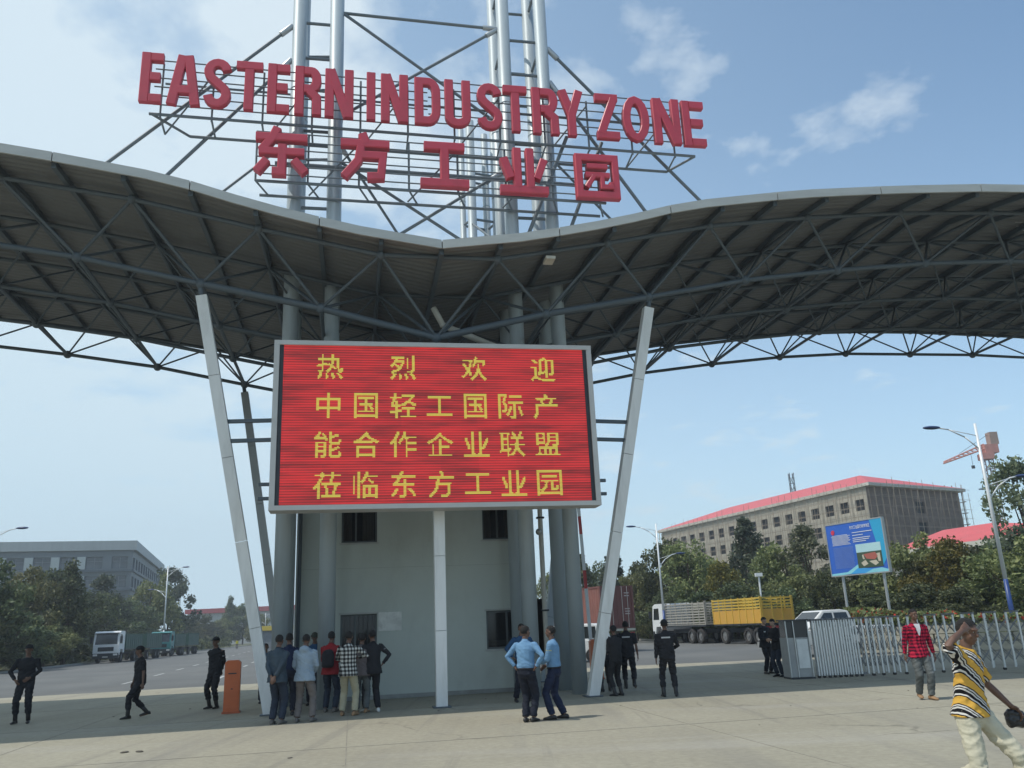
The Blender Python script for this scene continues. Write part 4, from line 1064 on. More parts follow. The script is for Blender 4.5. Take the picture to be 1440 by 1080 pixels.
# undergrowth beyond the kerb
def scrub(name, label, line, width, h, n, lk, leaf, seed, flowers=None):
    R_ = random.Random(seed); mb = MB(); seg = [(b-a).length for a, b in zip(line, line[1:])]; tot = sum(seg)
    mats = [LEAF[lk]]+([flowers] if flowers else [])
    for k in range(n):
        t = R_.random()*tot; i = 0
        while t > seg[i]: t -= seg[i]; i += 1
        d = (line[i+1]-line[i])/seg[i]; nn = Vector((-d.y, d.x, 0)); nn = nn if (nn.y > 0 or width == 7) else -nn
        c = line[i]+d*t+nn*R_.uniform(0, width)
        hh = h*(.62+.55*noise.noise(c*.35)); z = hh*math.sqrt(R_.random()); c = Vector((c.x, c.y, z))
        q = Quaternion((R_.gauss(0, 1), R_.gauss(0, 1), R_.gauss(0, 1), R_.gauss(0, 1))).normalized(); s_ = leaf*R_.uniform(.6, 1.4)
        fl = flowers and z > hh*.8 and R_.random() < .10
        a = q @ Vector((s_, 0, 0)); b = q @ Vector((0, s_*.6, 0))
        mb.add([c-a, c+b, c+a, c-b], [(0, 1, 2, 3)], 1 if fl else 0)
    return tag(mb.build(name, mats), label, 'shrubs', None, 'stuff')
off = lambda v: v+Vector((.3, 1.2, 0))
KL_ = [off(AX(x, Y))+Vector((-1, 0, 0)) for x, Y in kerb_px[1:6]]
scrub('roadside_scrub', 'dark tangled scrub beyond the left kerb', KL_, 7, 2.6, 16000, 'dark', .26, 3)
scrub('roadside_bushes', 'green bushes along the verge behind the parked trucks', [off(AX(x, Y+3)) for x, Y in [(780, 110), (890, 88), (1000, 76), (1115, 66)]], 5, 2.0, 9000, 'broad', .22, 9)
FLW = mat('red_flowers', (.55, .05, .03), .6)
scrub('flowering_hedge', 'hedge dotted with red flowers above the folding gate', [AX(1190, 43.5), AX(1500, 39.5)], 2.4, 2.45, 16000, 'broad', .10, 12, FLW)
# planter wall of pale blocks behind the folding gate
BLK = mat('planter_block', (.50, .46, .37), .9, 0, .15, 2)
pw = thing('planter_wall', 'low planter wall of pale stone blocks behind the folding gate', 'wall', AX(1212, 39.5), math.atan2(*(AX(1470, 37)-AX(1212, 39.5)).yx))
um = MB(); um.bb(-.5, .5, -.15, .15, -.5, .5); umm = um.mesh('block', BLK)
for r_ in range(3):
    for k in range(9): place('block', umm, pw, loc=(k*1.0+(.5 if r_ % 2 else 0), 0, .2+r_*.36), scale=(.93, 1, .33))

# ================================================================== street lamps
LW_ = mat('lamp_pole_white', (.78, .80, .81), .4, .1, .03, 1); LB = mat('lamp_blue', (.03, .07, .24), .4); LBH = mat('lamp_head', (.035, .06, .16), .35)
def lamp(px, Y, ptop, label, ang, blue=True, kinds=(1, 1)):
    p = AX(px, Y); H_ = 10.0
    ztop = AT(px, ptop, Y).z; s_ = ztop/H_
    t = thing('street_lamp', label, 'street lamp', p, ang, 'double-armed street lamps'); t.scale = (s_,)*3
    o = MB(); o.tube((0, 0, 2.7), (0, 0, H_), .095, 12, .06); o.build('pole', LW_, t, True)
    o = MB(); o.tube((0, 0, .0), (0, 0, 2.7), .125, 12, .097); o.build('pole_foot', LB if blue else LW_, t, True)
    for sgn, zb, L_, use in ((-1, 9.3, 1.9, kinds[0]), (1, 6.9, 1.6, kinds[1])):
        if not use: continue
        pts = [Vector((0, 0, zb-.55)), Vector((sgn*L_*.35, 0, zb+.05)), Vector((sgn*L_*.75, 0, zb+.42)), Vector((sgn*L_, 0, zb+.5))]
        am = MB()
        for a, b in zip(pts, pts[1:]): am.tube(a, b, .035, 8)
        am.tube((0, 0, zb+.1), pts[2], .02, 6); ao = am.build('arm', LW_, t, True)
        hm = MB(); hm.ball((sgn*(L_+.38), 0, zb+.52), (.46, .17, .085), 12, 8); hm.build('lamp_head', LBH, ao, True)
lamp(1431, 46.5, 593, 'near white street lamp with blue foot and two blue lamp heads, at the right', rad(8))
lamp(937, 71, 736, 'white street lamp with blue foot left of the unfinished block', rad(10))
lamp(228, 131, 797, 'white street lamp behind the truck row on the left', math.pi-rad(8), False)
lamp(-40, 66, 742, 'street lamp cut by the left picture edge, only its head visible', math.pi, False)
lamp(372, 185, 862, 'tiny far street lamp beside the leaning white post', math.pi, False)
cpole = thing('camera_pole', 'thin short white pole between the trees above the yellow trailer', 'pole', AX(1078, 64))
rod('pole', (0, 0, 0), (0, 0, 4.6), .07, LW_, cpole); block('camera', -.25, .25, -.15, .15, 4.6, 4.85, LW_, cpole)

# ================================================================== billboard
BB = thing('billboard', 'tilted-looking blue billboard on two posts with a site picture and a red emblem', 'billboard', AX(1222, 45), rad(-20)+rad(90)-rad(70)-rad(20))
BW, BH_, Bz = 4.15, 2.68, 3.72
a_b = AX(1190, 47.2); b_b = AX(1265, 44.2); bd_ = (b_b-a_b); BB.location = (a_b+b_b)/2; BB.rotation_euler = (0, 0, math.atan2(bd_.y, bd_.x)); BW = bd_.length+.35
def bprint(name, polys, mt, lay):
    m_ = MB()
    for pg in polys: m_.add([((u-.5)*BW, -.075-.004*lay, Bz+v*BH_) for u, v in pg], [tuple(range(len(pg)))])
    return m_.build(name, mt, BB)
def rect(u0, u1, v0, v1): return [(u0, v0), (u1, v0), (u1, v1), (u0, v1)]
PB = lambda n, c: mat('print_'+n, c, .45, 0, .04, 2)
block('panel', -BW/2, BW/2, -.07, .07, Bz, Bz+BH_, PB('blue', (.03, .13, .55)), BB)
fm = MB(); 
for (x0_, x1_, z0_, z1_) in ((-BW/2-.05, BW/2+.05, Bz+BH_+.003, Bz+BH_+.06), (-BW/2-.05, BW/2+.05, Bz-.06, Bz-.003), (-BW/2-.06, -BW/2-.003, Bz, Bz+BH_), (BW/2+.003, BW/2+.06, Bz, Bz+BH_)): fm.bb(x0_, x1_, -.09, .09, z0_, z1_)
fm.build('frame', ALU, BB)
for s_ in (-1, 1): rod('leg', (s_*BW*.36, .14, 0), (s_*BW*.36, .14, Bz+BH_*.9), .075, GALV, BB)
bprint('print_right_band', [[(.80, 1), (1, 1), (1, .25), (.93, .12), (.88, .3), (.86, .6)]], PB('cyan', (.03, .38, .66)), 1)
bprint('print_swoosh', [[(0, 0), (.0, .035), (.3, .05), (.5, .18), (.5, .12), (.35, .01), (.2, 0)], [(.6, 0), (.75, .07), (.9, .08), (1, .04), (1, 0)]], PB('aqua', (.25, .62, .72)), 2)
bprint('print_wave', [[(.35, .01), (.5, .12), (.75, .07), (.6, 0)]], PB('sky_blue', (.05, .35, .75)), 2)
bprint('emblem', [[(.09, .87), (.12, .90), (.155, .88), (.15, .82), (.12, .79), (.09, .82)]], PB('emblem_red', (.62, .04, .09)), 3)
bprint('picture_sky', [rect(.50, .93, .40, .56)], PB('pic_sky', (.45, .68, .72)), 3)
bprint('picture_land', [rect(.50, .93, .10, .40)], PB('pic_green', (.05, .085, .05)), 3)
bprint('picture_roofs', [[(.62, .36), (.82, .38), (.86, .30), (.80, .24), (.66, .27)]], PB('pic_red', (.42, .12, .09)), 4)
bprint('picture_blocks', [[(.56, .2), (.64, .25), (.68, .17), (.6, .13)], [(.70, .22), (.82, .23), (.86, .17), (.8, .13)], [(.84, .35), (.9, .36), (.9, .2), (.86, .2)], [(.59, .34), (.615, .36), (.63, .26), (.6, .27)]], PB('pic_beige', (.55, .5, .4)), 4)
TXW = PB('text_white', (.75, .78, .8))
ttl = [(i, c) for i, c in enumerate('\u4e1c\u65b9\u5de5\u4e1a\u56ed\u884c\u653f\u5546\u52a1\u533a')]
tm_ = MB()
for i, c in ttl:
    g_ = GLY[c]; cs = .026*BW/20*1.25; ox = (.44+i*.036-.0)*BW-BW/2; oz = Bz+.895*BH_
    for j in range(20):
        for b_ in range(20):
            if g_[j] >> (19-b_) & 1: tm_.add([(ox+b_*cs, -.088, oz-j*cs*1.5+.1), (ox+(b_+1)*cs, -.088, oz-j*cs*1.5+.1), (ox+(b_+1)*cs, -.088, oz-(j-1)*cs*1.5+.1), (ox+b_*cs, -.088, oz-(j-1)*cs*1.5+.1)], [(0, 1, 2, 3)])
tt = tm_.build('title_lettering', TXW, BB, kind='stuff')
Rt = random.Random(2); L1 = []; L2 = []
for k in range(10): v = .775-k*.021; L1.append(rect(.08+Rt.uniform(0, .02), .44-Rt.uniform(0, .06), v, v+.008))
for k in range(20): v = .53-k*.021; L2.append(rect(.09, .46-Rt.uniform(0, .02), v, v+.006))
for v, a, b in ((.79, .47, .82), (.735, .47, .66), (.68, .47, .78), (.645, .47, .76), (.61, .47, .70)): L1.append(rect(a, b, v, v+.012))
bprint('small_print_lines', L1, TXW, 3)['kind'] = 'stuff'
bprint('small_print_lines', L2, PB('text_pale', (.2, .3, .6)), 3)['kind'] = 'stuff'

# ================================================================== folding gate
GP = mat('folding_gate_steel', (.60, .62, .62), .35, .5, .05, 4); GD = mat('gate_dark_steel', (.16, .17, .18), .5, .4, .1, 4)
g0 = G(1108, 955); g1 = G(1440, 940)
fg = thing('folding_gate', 'stainless steel folding gate drawn out to the right from its control box', 'gate', g0, math.atan2((g1-g0).y, (g1-g0).x))
HG = 1.60
cab = [(0.0, .42), (.84, .42)]
block('control_box', .0, .66, -.32, .32, .06, HG-.45, mat('gate_box_grey', (.30, .31, .31), .5, .2), fg)
block('window_box', .02, .64, -.30, .30, HG-.449, HG+.02, mat('gate_box_glass', (.03, .035, .04), .2), fg)
block('cap', -.04, .70, -.35, .35, HG+.021, HG+.06, DARKMETAL, fg)
block('front_panel', .28, .60, -.345, -.323, .30, HG-.5, mat('gate_white_panel', (.62, .64, .63), .5), fg)
block('base', .0, .70, -.36, .36, .0, .058, DARKMETAL, fg)
for x in (.02, .24, .66): rod('frame_post', (x, -.34, .06), (x-.01, -.34, HG+.02), .018, GP, fg, 6)
px_ = .84; posts_ = []
for k in range(17): posts_.append(px_); px_ += .078
while px_ < 12.5: px_ += .33 if px_ > 5.2 else .27 if px_ > 3.3 else .13+.05*(px_-2.2); posts_.append(px_)
for k, x in enumerate(posts_):
    ln_ = -.015
    slab('gate_post', (x, -.28 if k % 2 == 0 else -.265, .07), (x+ln_, -.28 if k % 2 == 0 else -.265, HG), .045, .045, GP, fg)
    if k % 2 == 0:
        slab('rear_post', (x, .28, .07), (x+ln_, .28, HG), .045, .045, GP, fg)
        block('cross_cap', x+ln_-.04, x+ln_+.04, -.32, .32, HG+.003, HG+.05, GD, fg)
        rod('caster', (x, -.30, .04), (x, -.22, .04), .04, RUBBER, fg, 10)
lat = MB()
for a, b in zip(posts_[14:], posts_[15:]):
    for z0_ in (.25, .68, 1.1):
        for yy in (-.25, .25):
            lat.bar((a, yy, z0_), (b, yy, z0_+.36), .012, .026, (0, 1, 0)); lat.bar((a, yy+.02, z0_+.36), (b, yy+.02, z0_), .012, .026, (0, 1, 0))
lat.build('scissor_links', GD, fg, kind='stuff')
bt = MB()
bt.bar((.85, -.24, .09), (2.25, -.24, .09), .05, .06); bt.bar((.78, -.24, HG-.02), (2.1, -.24, HG-.02), .05, .07); bt.build('packed_rail', GD, fg)

# ================================================================== barriers
ORG = mat('barrier_orange', (.55, .13, .04), .5, 0, .08, 3, dirt=(.38, .12, .06), dirt_amt=.5); RWR = mat('boom_red', (.45, .04, .04), .5)
def barrier_box(px, py, label, rz, h=1.28):
    t = thing('barrier_box', label, 'barrier', G(px, py), rz, 'orange barrier motor boxes')
    m_ = MB(); m_.prism([(-.19, .05), (.19, .05), (.19, h-.06), (.13, h), (-.13, h), (-.19, h-.06)], 'y', -.15, .15); m_.build('housing', ORG, t)
    block('foot_plate', -.22, .22, -.19, .19, 0, .049, mat('barrier_foot', (.4, .1, .04), .6), t)
    block('door', -.15, .15, -.162, -.152, .12, h*.6, ORG, t); block('lock', -.02, .02, -.172, -.163, h*.45, h*.47, DARKMETAL, t)
    block('arm_slot', -.1, .1, -.165, -.152, h*.74, h*.76, DARKMETAL, t); return t
barrier_box(325, 1003, 'orange barrier box on the left, without its boom, beside a black-clad guard', rad(14))
bx = barrier_box(840, 955, 'orange barrier box half hidden behind the right-hand white post', rad(8))
bm = thing('barrier_boom', 'raised white barrier boom with red bands, upright right of the pylon tubes', 'barrier', bx.location+Vector((-.12, .12, 1.1)), rad(8))
zz_ = 0.0
for k in range(9):
    slab('boom_band', (-.03*zz_, 0, zz_), (-.03*(zz_+.62), 0, zz_+.62), .05, .11, RWR if k in (3, 6) else WPOST, bm); zz_ += .622

# ================================================================== vehicles
TYR = RUBBER; RIM = mat('wheel_rim', (.25, .25, .25), .5, .5)
def wheel(par, x, y, r, w):
    s_ = 1 if x > 0 else -1
    m_ = MB(); a = 18; P = []
    prof = [(r*.62, 0), (r*.93, 0), (r, w*.15), (r, w*.85), (r*.93, w), (r*.62, w)]
    for i in range(a):
        t = 2*math.pi*i/a
        for rr, d in prof: P.append((x-s_*w/2+s_*d, y+rr*math.cos(t), r+rr*math.sin(t)))
    n = len(prof); fs = [(i*n+k, ((i+1) % a)*n+k, ((i+1) % a)*n+(k+1) % n, i*n+(k+1) % n) for i in range(a) for k in range(n)]
    m_.add(P, fs); wo = D.objects.new('wheel', None); COL.objects.link(wo); wo.parent = par
    m_.build('tyre', TYR, wo)
    m_ = MB(); m_.tube((x-s_*w*.3, y, r), (x+s_*w*.32, y, r), r*.63, 16); m_.tube((x+s_*w*.32, y, r), (x+s_*w*.42, y, r), r*.22, 10); m_.build('rim', RIM, wo)
def cab_over(t, paint, y0, w=2.45, glass=GLASS, roofc=None):
    """cab: front at +y side y0, 2.1 m deep"""
    m_ = MB(); prof = [(y0, .75), (y0+.02, 1.75), (y0-.22, 2.95), (y0-.6, 3.1), (y0-2.0, 3.1), (y0-2.1, 2.9), (y0-2.1, .95), (y0-1.65, .95), (y0-1.45, 1.3), (y0-.65, 1.3), (y0-.45, .75)]
    m_.prism(prof, 'x', -w/2, w/2); m_.build('cab', paint, t)
    m_ = MB(); n = .012; m_.add([(-w/2+.16, y0+.022, 1.82), (w/2-.16, y0+.022, 1.82), (w/2-.22, y0-.172, 2.82), (-w/2+.22, y0-.172, 2.82)], [(0, 1, 2, 3)]); 
    m_.add([(-w/2+.16, y0+.0, 1.82), (w/2-.16, y0+.0, 1.82), (w/2-.22, y0-.192, 2.82), (-w/2+.22, y0-.192, 2.82)], [(3, 2, 1, 0)]); m_.build('windshield', glass, t)
    for s_ in (-1, 1):
        m_ = MB(); X = s_*(w/2+.008); m_.add([(X, y0-.22, 1.85), (X, y0-1.25, 1.85), (X, y0-1.25, 2.75), (X, y0-.4, 2.75)], [(0, 1, 2, 3)]); m_.build('side_window', glass, t)
        block('mirror', min(s_*(w/2+.08), s_*(w/2+.3)), max(s_*(w/2+.08), s_*(w/2+.3)), y0-.05, y0+.03, 1.95, 2.55, DARKMETAL, t)
        block('headlight', s_*.95-.2, s_*.95+.2, y0+.07, y0+.11, .72, .9, mat('headlamp_glass', (.7, .7, .68), .15), t)
    block('bumper', -w/2, w/2, y0-.35, y0+.07, .42, .95, DARKMETAL, t)
    block('grille', -.75, .75, y0+.023, y0+.05, 1.15, 1.55, DARKMETAL, t)
    block('number_plate', -.26, .26, y0+.071, y0+.085, .55, .66, mat('plate', (.6, .6, .55), .5), t)
    block('sun_visor', -w/2+.1, w/2-.1, y0-.3, y0+.05, 2.86, 2.92, DARKMETAL, t)
def chassis(t, y0, y1, wh, r=.52):
    block('chassis', -.45, .45, y1, y0, .75, 1.05, DARKMETAL, t)
    for y in wh:
        for s_ in (-1, 1): wheel(t, s_*1.05, y, r, .42 if y != wh[0] else .3)
def bed(t, y0, y1, z0, zs, zt, pm, slat, hv=True, w=2.5):
    block('bed_floor', -w/2, w/2, y1, y0, z0-.12, z0, DARKMETAL, t)
    if zs > z0:
        for (a, b, c, d) in ((-w/2, -w/2+.05, y1, y0), (w/2-.05, w/2, y1, y0), (-w/2+.051, w/2-.051, y1, y1+.05), (-w/2+.051, w/2-.051, y0-.05, y0)): block('side_board', a, b, c, d, z0+.003, zs, pm, t)
    n = max(2, int((y0-y1)/.85))
    for s_ in (-1, 1):
        for i in range(n+1): y = y1+.04+(y0-y1-.08)*i/n; block('stake', s_*w/2-.035, s_*w/2+.035, y-.035, y+.035, z0+.002, zt+.02, slat, t)
        z = zs+.12
        while z < zt: slab('rail', (s_*w/2, y1+.05, z), (s_*w/2, y0-.05, z), .03, .09, slat, t); z += .2
    for y in (y1+.02, y0-.02):
        for i in range(4): x = -w/2+.1+(w-.2)*i/3; block('stake', x-.035, x+.035, y-.035, y+.035, z0+.002, zt+.02, slat, t)
        z = zs+.12
        while z < zt: slab('rail', (-w/2, y, z), (w/2, y, z), .03, .09, slat, t); z += .2
# truck with yellow trailer
td = Vector((-5.2, 16, 0)).normalized(); tang = math.atan2(td.y, td.x)-math.pi/2
rear = AX(1099, 58.5)
GREYB = mat('weathered_boards', (.36, .34, .30), .8, 0, .12, 2, dirt=(.2, .18, .15), dirt_amt=.6, dscale=3)
YLB = mat('yellow_board', (.62, .34, .05), .6, 0, .08, 1.5, dirt=(.42, .26, .09), dirt_amt=.6, dscale=1.5); YLR = mat('yellow_rail', (.60, .40, .06), .6, 0, .1, 2)
tt_ = thing('trailer', 'yellow slat-sided cargo trailer standing behind the two young men', 'trailer', rear, tang)
chassis(tt_, 6.0, 0, (5.0, 1.9, .75), .54)
bed(tt_, 6.2, 0, 1.35, 2.25, 3.05, YLB, YLR)
block('tail_light_bar', -1.1, 1.1, -.06, -.003, 1.0, 1.15, mat('tail_red', (.3, .03, .03), .4), tt_); rod('drawbar', (0, 6.2, .85), (0, 7.4, .85), .08, DARKMETAL, tt_)
t2 = thing('stake_truck', 'white-cabbed truck with weathered grey slatted bed in front of the yellow trailer', 'truck', rear+td*7.3, tang)
chassis(t2, 8.4, 0, (7.6, 2.4, 1.05), .54); bed(t2, 6.3, 0, 1.35, 1.4, 3.05, GREYB, GREYB); cab_over(t2, WHITEPAINT, 8.8)
# container truck
CRED = mat('container_red', (.17, .065, .055), .6, 0, .1, 1, dirt=(.17, .07, .06), dirt_amt=.5); CRL = mat('container_side_lit', (.25, .10, .08), .6, 0, .12, 1, dirt=(.18, .09, .075), dirt_amt=.5)  # shell colour is a lighter copy of the door red, sunlight painted in
rc_ = AX(873, 55); ct = thing('container_truck', 'lorry carrying a brick-red shipping container, doors towards the camera', 'truck', rc_, rad(27))
m_ = MB(); L_ = 6.05; w = 1.22; zb, zt = 1.42, 4.02
n = 22
for s_ in (-1, 1):
    V = []
    for i in range(n*4+1):
        y = L_*i/(n*4); x = s_*(w-(.04 if (i % 4) in (1, 2) else 0)); V += [(x, y, zb+.15), (x, y, zt-.12)]
    m_.add(V, [(2*i, 2*i+2, 2*i+3, 2*i+1) for i in range(n*4)])
m_.bb(-w, w, .05, L_, zt-.11, zt-.02); m_.bb(-w+.05, w-.05, L_-.06, L_-.003, zb, zt-.12); m_.build('container_shell', CRL, ct)
fm = MB()
for s_ in (-1, 1):
    for y in (.07, L_-.07): fm.bb(s_*(w-.06)-.075, s_*(w-.06)+.075, y-.08, y+.08, zb, zt)
    fm.bb(s_*(w-.04)-.05, s_*(w-.04)+.05, .16, L_-.16, zb, zb+.15); fm.bb(s_*(w-.04)-.05, s_*(w-.04)+.05, .16, L_-.16, zt-.11, zt)
for z in (zb, zt-.12): fm.bb(-w+.1, w-.1, -.005, .12, z, z+.12)
fm.build('container_frame', CRED, ct)
for s_ in (-1, 1):
    m_ = MB(); m_.bb(min(s_*.01, s_*(w-.14)), max(s_*.01, s_*(w-.14)), .03, .07, zb+.13, zt-.13); d_o = m_.build('container_door', CRED, ct)
    for x in (.3, .62): rod('lock_rod', (s_*x*1.25, -.01, zb+.05), (s_*x*1.25, -.01, zt-.05), .022, mat('lock_rod_grey', (.5, .45, .42), .4, .3), d_o, 8)
    for k, z in enumerate((zt-.45, zt-.62, 2.6, 2.45, 2.3)): block('door_print', s_*.75-.18, s_*.75+.18, .018, .028, z-.03, z+.03, mat('container_print', (.55, .48, .45), .6), d_o)
chassis(ct, 8.6, 0, (7.4, 2.2, .95), .5); cab_over(ct, WHITEPAINT, 9.0)
block('tail_beam', -1.2, 1.2, -.05, .1, 1.28, 1.41, mat('beam_cream', (.5, .48, .4), .6), ct)
for s_ in (-1, 1): block('tail_light', s_*.95-.15, s_*.95+.15, -.08, -.052, 1.08, 1.2, mat('tail_red', (.3, .03, .03), .4), ct)
# pickup and van
def car_body(t, paint, prof, roofprof, w, wr):
    m_ = MB(); m_.prism(prof, 'x', -w/2, w/2); o = m_.build('body', paint, t)
    m_ = MB(); n = len(roofprof); P = [(-w/2+.03, y, z) if z < 1.1 else (-wr/2, y, z) for y, z in roofprof]+[(w/2-.03, y, z) if z < 1.1 else (wr/2, y, z) for y, z in roofprof]
    m_.add(P, [(i, (i+1) % n, n+(i+1) % n, n+i) for i in range(n)]+[tuple(range(n-1, -1, -1)), tuple(range(n, 2*n))]); c = m_.build('cabin', paint, t)
    for ob in (o, c):
        bv = ob.modifiers.new('bevel', 'BEVEL'); bv.width = .05; bv.segments = 2; bv.limit_method = 'ANGLE'
def sidewin(t, ys, z0, z1, w, wr, zc=1.08, zr=1.78):
    for s_ in (-1, 1):
        for (a, b, a2, b2) in ys:
            f0 = (z0-zc)/(zr-zc); f1 = (z1-zc)/(zr-zc); X0 = (w/2-.03)+(wr/2-w/2+.03)*f0+.006; X1 = (w/2-.03)+(wr/2-w/2+.03)*f1+.006
            m_ = MB(); m_.add([(s_*X0, a, z0), (s_*X0, b, z0), (s_*X1, b2, z1), (s_*X1, a2, z1)], [(0, 1, 2, 3)]); m_.build('side_window', GLASS, t)
pk = thing('pickup_truck', 'white double-cab pickup parked behind the folding gate', 'car', AX(1164, 40), math.radians(104)); pk.scale = (1.08,)*3
W_, WR_ = 1.85, 1.5
car_body(pk, WHITEPAINT, [(-2.6, .45), (-2.6, 1.1), (-.75, 1.12), (1.0, 1.07), (2.3, 1.0), (2.55, .8), (2.55, .42)], [(-.9, 1.07), (-.75, 1.74), (-.4, 1.8), (.45, 1.78), (1.35, 1.07)], W_, WR_)
sidewin(pk, [(-.72, -.02, -.62, -.02), (.06, .98, .06, .42)], 1.12, 1.68, W_, WR_)
m_ = MB(); m_.add([(-.78, 1.27, 1.13), (.78, 1.27, 1.13), (.66, .52, 1.73), (-.66, .52, 1.73)], [(0, 1, 2, 3)]); m_.build('windshield', GLASS, pk)
m_ = MB(); m_.add([(-.72, -.905, 1.15), (.72, -.905, 1.15), (.62, -.79, 1.66), (-.62, -.79, 1.66)], [(3, 2, 1, 0)]); m_.build('rear_window', GLASS, pk)
for y in (1.65, -1.6):
    for s_ in (-1, 1): wheel(pk, s_*.82, y, .37, .25)
block('grille', -.55, .55, 2.551, 2.58, .68, .88, DARKMETAL, pk); block('bumper', -.9, .9, 2.552, 2.66, .42, .62, ALU, pk)
for s_ in (-1, 1): block('headlight', s_*.72-.16, s_*.72+.16, 2.5, 2.585, .72, .9, mat('headlamp_glass', (.7, .7, .68), .15), pk); block('tail_light', s_*.82-.08, s_*.82+.08, -2.63, -2.602, .75, 1.05, mat('tail_red', (.3, .03, .03), .4), pk); rod('mirror', (s_*.93, 1.0, 1.12), (s_*1.12, 1.0, 1.15), .07, WHITEPAINT, pk)
vn = thing('minivan', 'white car glimpsed between the right-hand pylon tubes', 'car', AX(803, 44), math.radians(70))
car_body(vn, WHITEPAINT, [(-2.2, .4), (-2.25, .95), (-1.0, 1.08), (1.0, 1.08), (2.1, .95), (2.2, .6), (2.2, .4)], [(-1.9, 1.06), (-1.75, 1.7), (-1.4, 1.8), (.5, 1.8), (1.3, 1.06)], 1.75, 1.45)
sidewin(vn, [(-1.6, -.75, -1.55, -.75), (-.68, .12, -.68, .12), (.18, .98, .18, .5)], 1.12, 1.66, 1.75, 1.45)
m_ = MB(); m_.add([(-.72, 1.24, 1.12), (.72, 1.24, 1.12), (.62, .58, 1.73), (-.62, .58, 1.73)], [(0, 1, 2, 3)]); m_.build('windshield', GLASS, vn)
for y in (1.4, -1.35):
    for s_ in (-1, 1): wheel(vn, s_*.78, y, .33, .22)
block('bumper', -.85, .85, 2.2, 2.3, .4, .6, WHITEPAINT, vn)
for s_ in (-1, 1): block('headlight', s_*.65-.15, s_*.65+.15, 2.15, 2.23, .65, .85, mat('headlamp_glass', (.7, .7, .68), .15), vn)
# parked trucks on the left
GRN = mat('truck_green', (.05, .11, .085), .6, 0, .12, 1.2, dirt=(.10, .12, .10), dirt_amt=.5); TEAL = mat('truck_teal', (.05, .22, .22), .5)
fw = Vector((.175, -.985, 0)); fa = math.atan2(fw.y, fw.x)-math.pi/2
def box_truck(pos, paint, label, n_tr=1):
    t = thing('cargo_truck', label, 'truck', pos, fa, 'lorries parked along the left kerb')
    chassis(t, 0, -9.2, (-1.4, -6.6, -8.0), .52); cab_over(t, paint, 0)
    bed(t, -2.5, -9.3, 1.3, 2.7, 2.8, GRN, GRN); return t
def box_trailer(pos, label):
    t = thing('cargo_trailer', label, 'trailer', pos, fa, 'green trailers behind the parked lorries')
    chassis(t, 0, -7.5, (-1.2, -5.0, -6.4), .52); bed(t, 0, -7.6, 1.3, 2.8, 2.9, GRN, GRN); rod('drawbar', (0, 0, .85), (0, 1.1, .85), .08, DARKMETAL, t); return t
p1 = AX(147, 89); box_truck(p1, WHITEPAINT, 'lorry with a white cab and green cargo bed, first in the left row')
box_trailer(p1-fw*11.2, 'green trailer hitched behind the white-cabbed lorry')
p2_ = p1-fw*24; box_truck(p2_, TEAL, 'lorry with a teal cab, second in the left row'); box_trailer(p2_-fw*11.2, 'green trailer hitched behind the teal-cabbed lorry')

# ================================================================== people
SKIN = mat('skin_dark_brown', (.13, .068, .045), .5, 0, .1, 6)
SKIN2 = mat('skin_brown', (.14, .075, .05), .5, 0, .1, 6)
SKIN3 = mat('skin_light', (.42, .26, .18), .5, 0, .08, 6)
HAIR = mat('hair_black', (.012, .011, .011), .85, 0, .3, 40, bump=.8, bscale=90)
def cloth(name, col, var=.12, bump=.35, rough=.85): return mat(name, col, rough, 0, var, 4, bump=bump, bscale=14, spec=.25)
BLK_ = cloth('cloth_black', (.019, .020, .024)); BLK2 = cloth('cloth_charcoal', (.02, .021, .024))
NAVY = cloth('cloth_navy', (.014, .017, .028)); DNAVY = cloth('cloth_dark_navy', (.012, .02, .05)); BLUE = cloth('cloth_sky_blue', (.14, .27, .43)); MBLUE = cloth('cloth_mid_blue', (.025, .07, .15))
DENIM = cloth('cloth_denim', (.045, .065, .085), .3); JEAN = cloth('cloth_jeans', (.025, .035, .055), .3); HOOD = cloth('cloth_grey_blue', (.26, .33, .40)); GREYP = cloth('cloth_warm_grey', (.15, .135, .13))
KHAKI = cloth('cloth_khaki', (.40, .36, .25)); CREAM = cloth('cloth_cream', (.50, .47, .36), .1, .6); REDJ = cloth('cloth_red', (.25, .02, .025)); BROWNS = cloth('cloth_brown_grey', (.13, .11, .11)); GJEAN = cloth('cloth_grey_jeans', (.10, .11, .11), .4)
WSHOE = cloth('shoe_white', (.6, .6, .58)); BSHOE = mat('shoe_black', (.015, .014, .014), .4); TAN = cloth('shoe_tan', (.33, .20, .11)); GSHOE = cloth('shoe_grey', (.15, .14, .13))
WTXT = mat('patch_white', (.6, .6, .6), .8); YTXT = mat('patch_yellow', (.65, .55, .05), .8); VEST = cloth('vest_yellow', (.55, .5, .05))
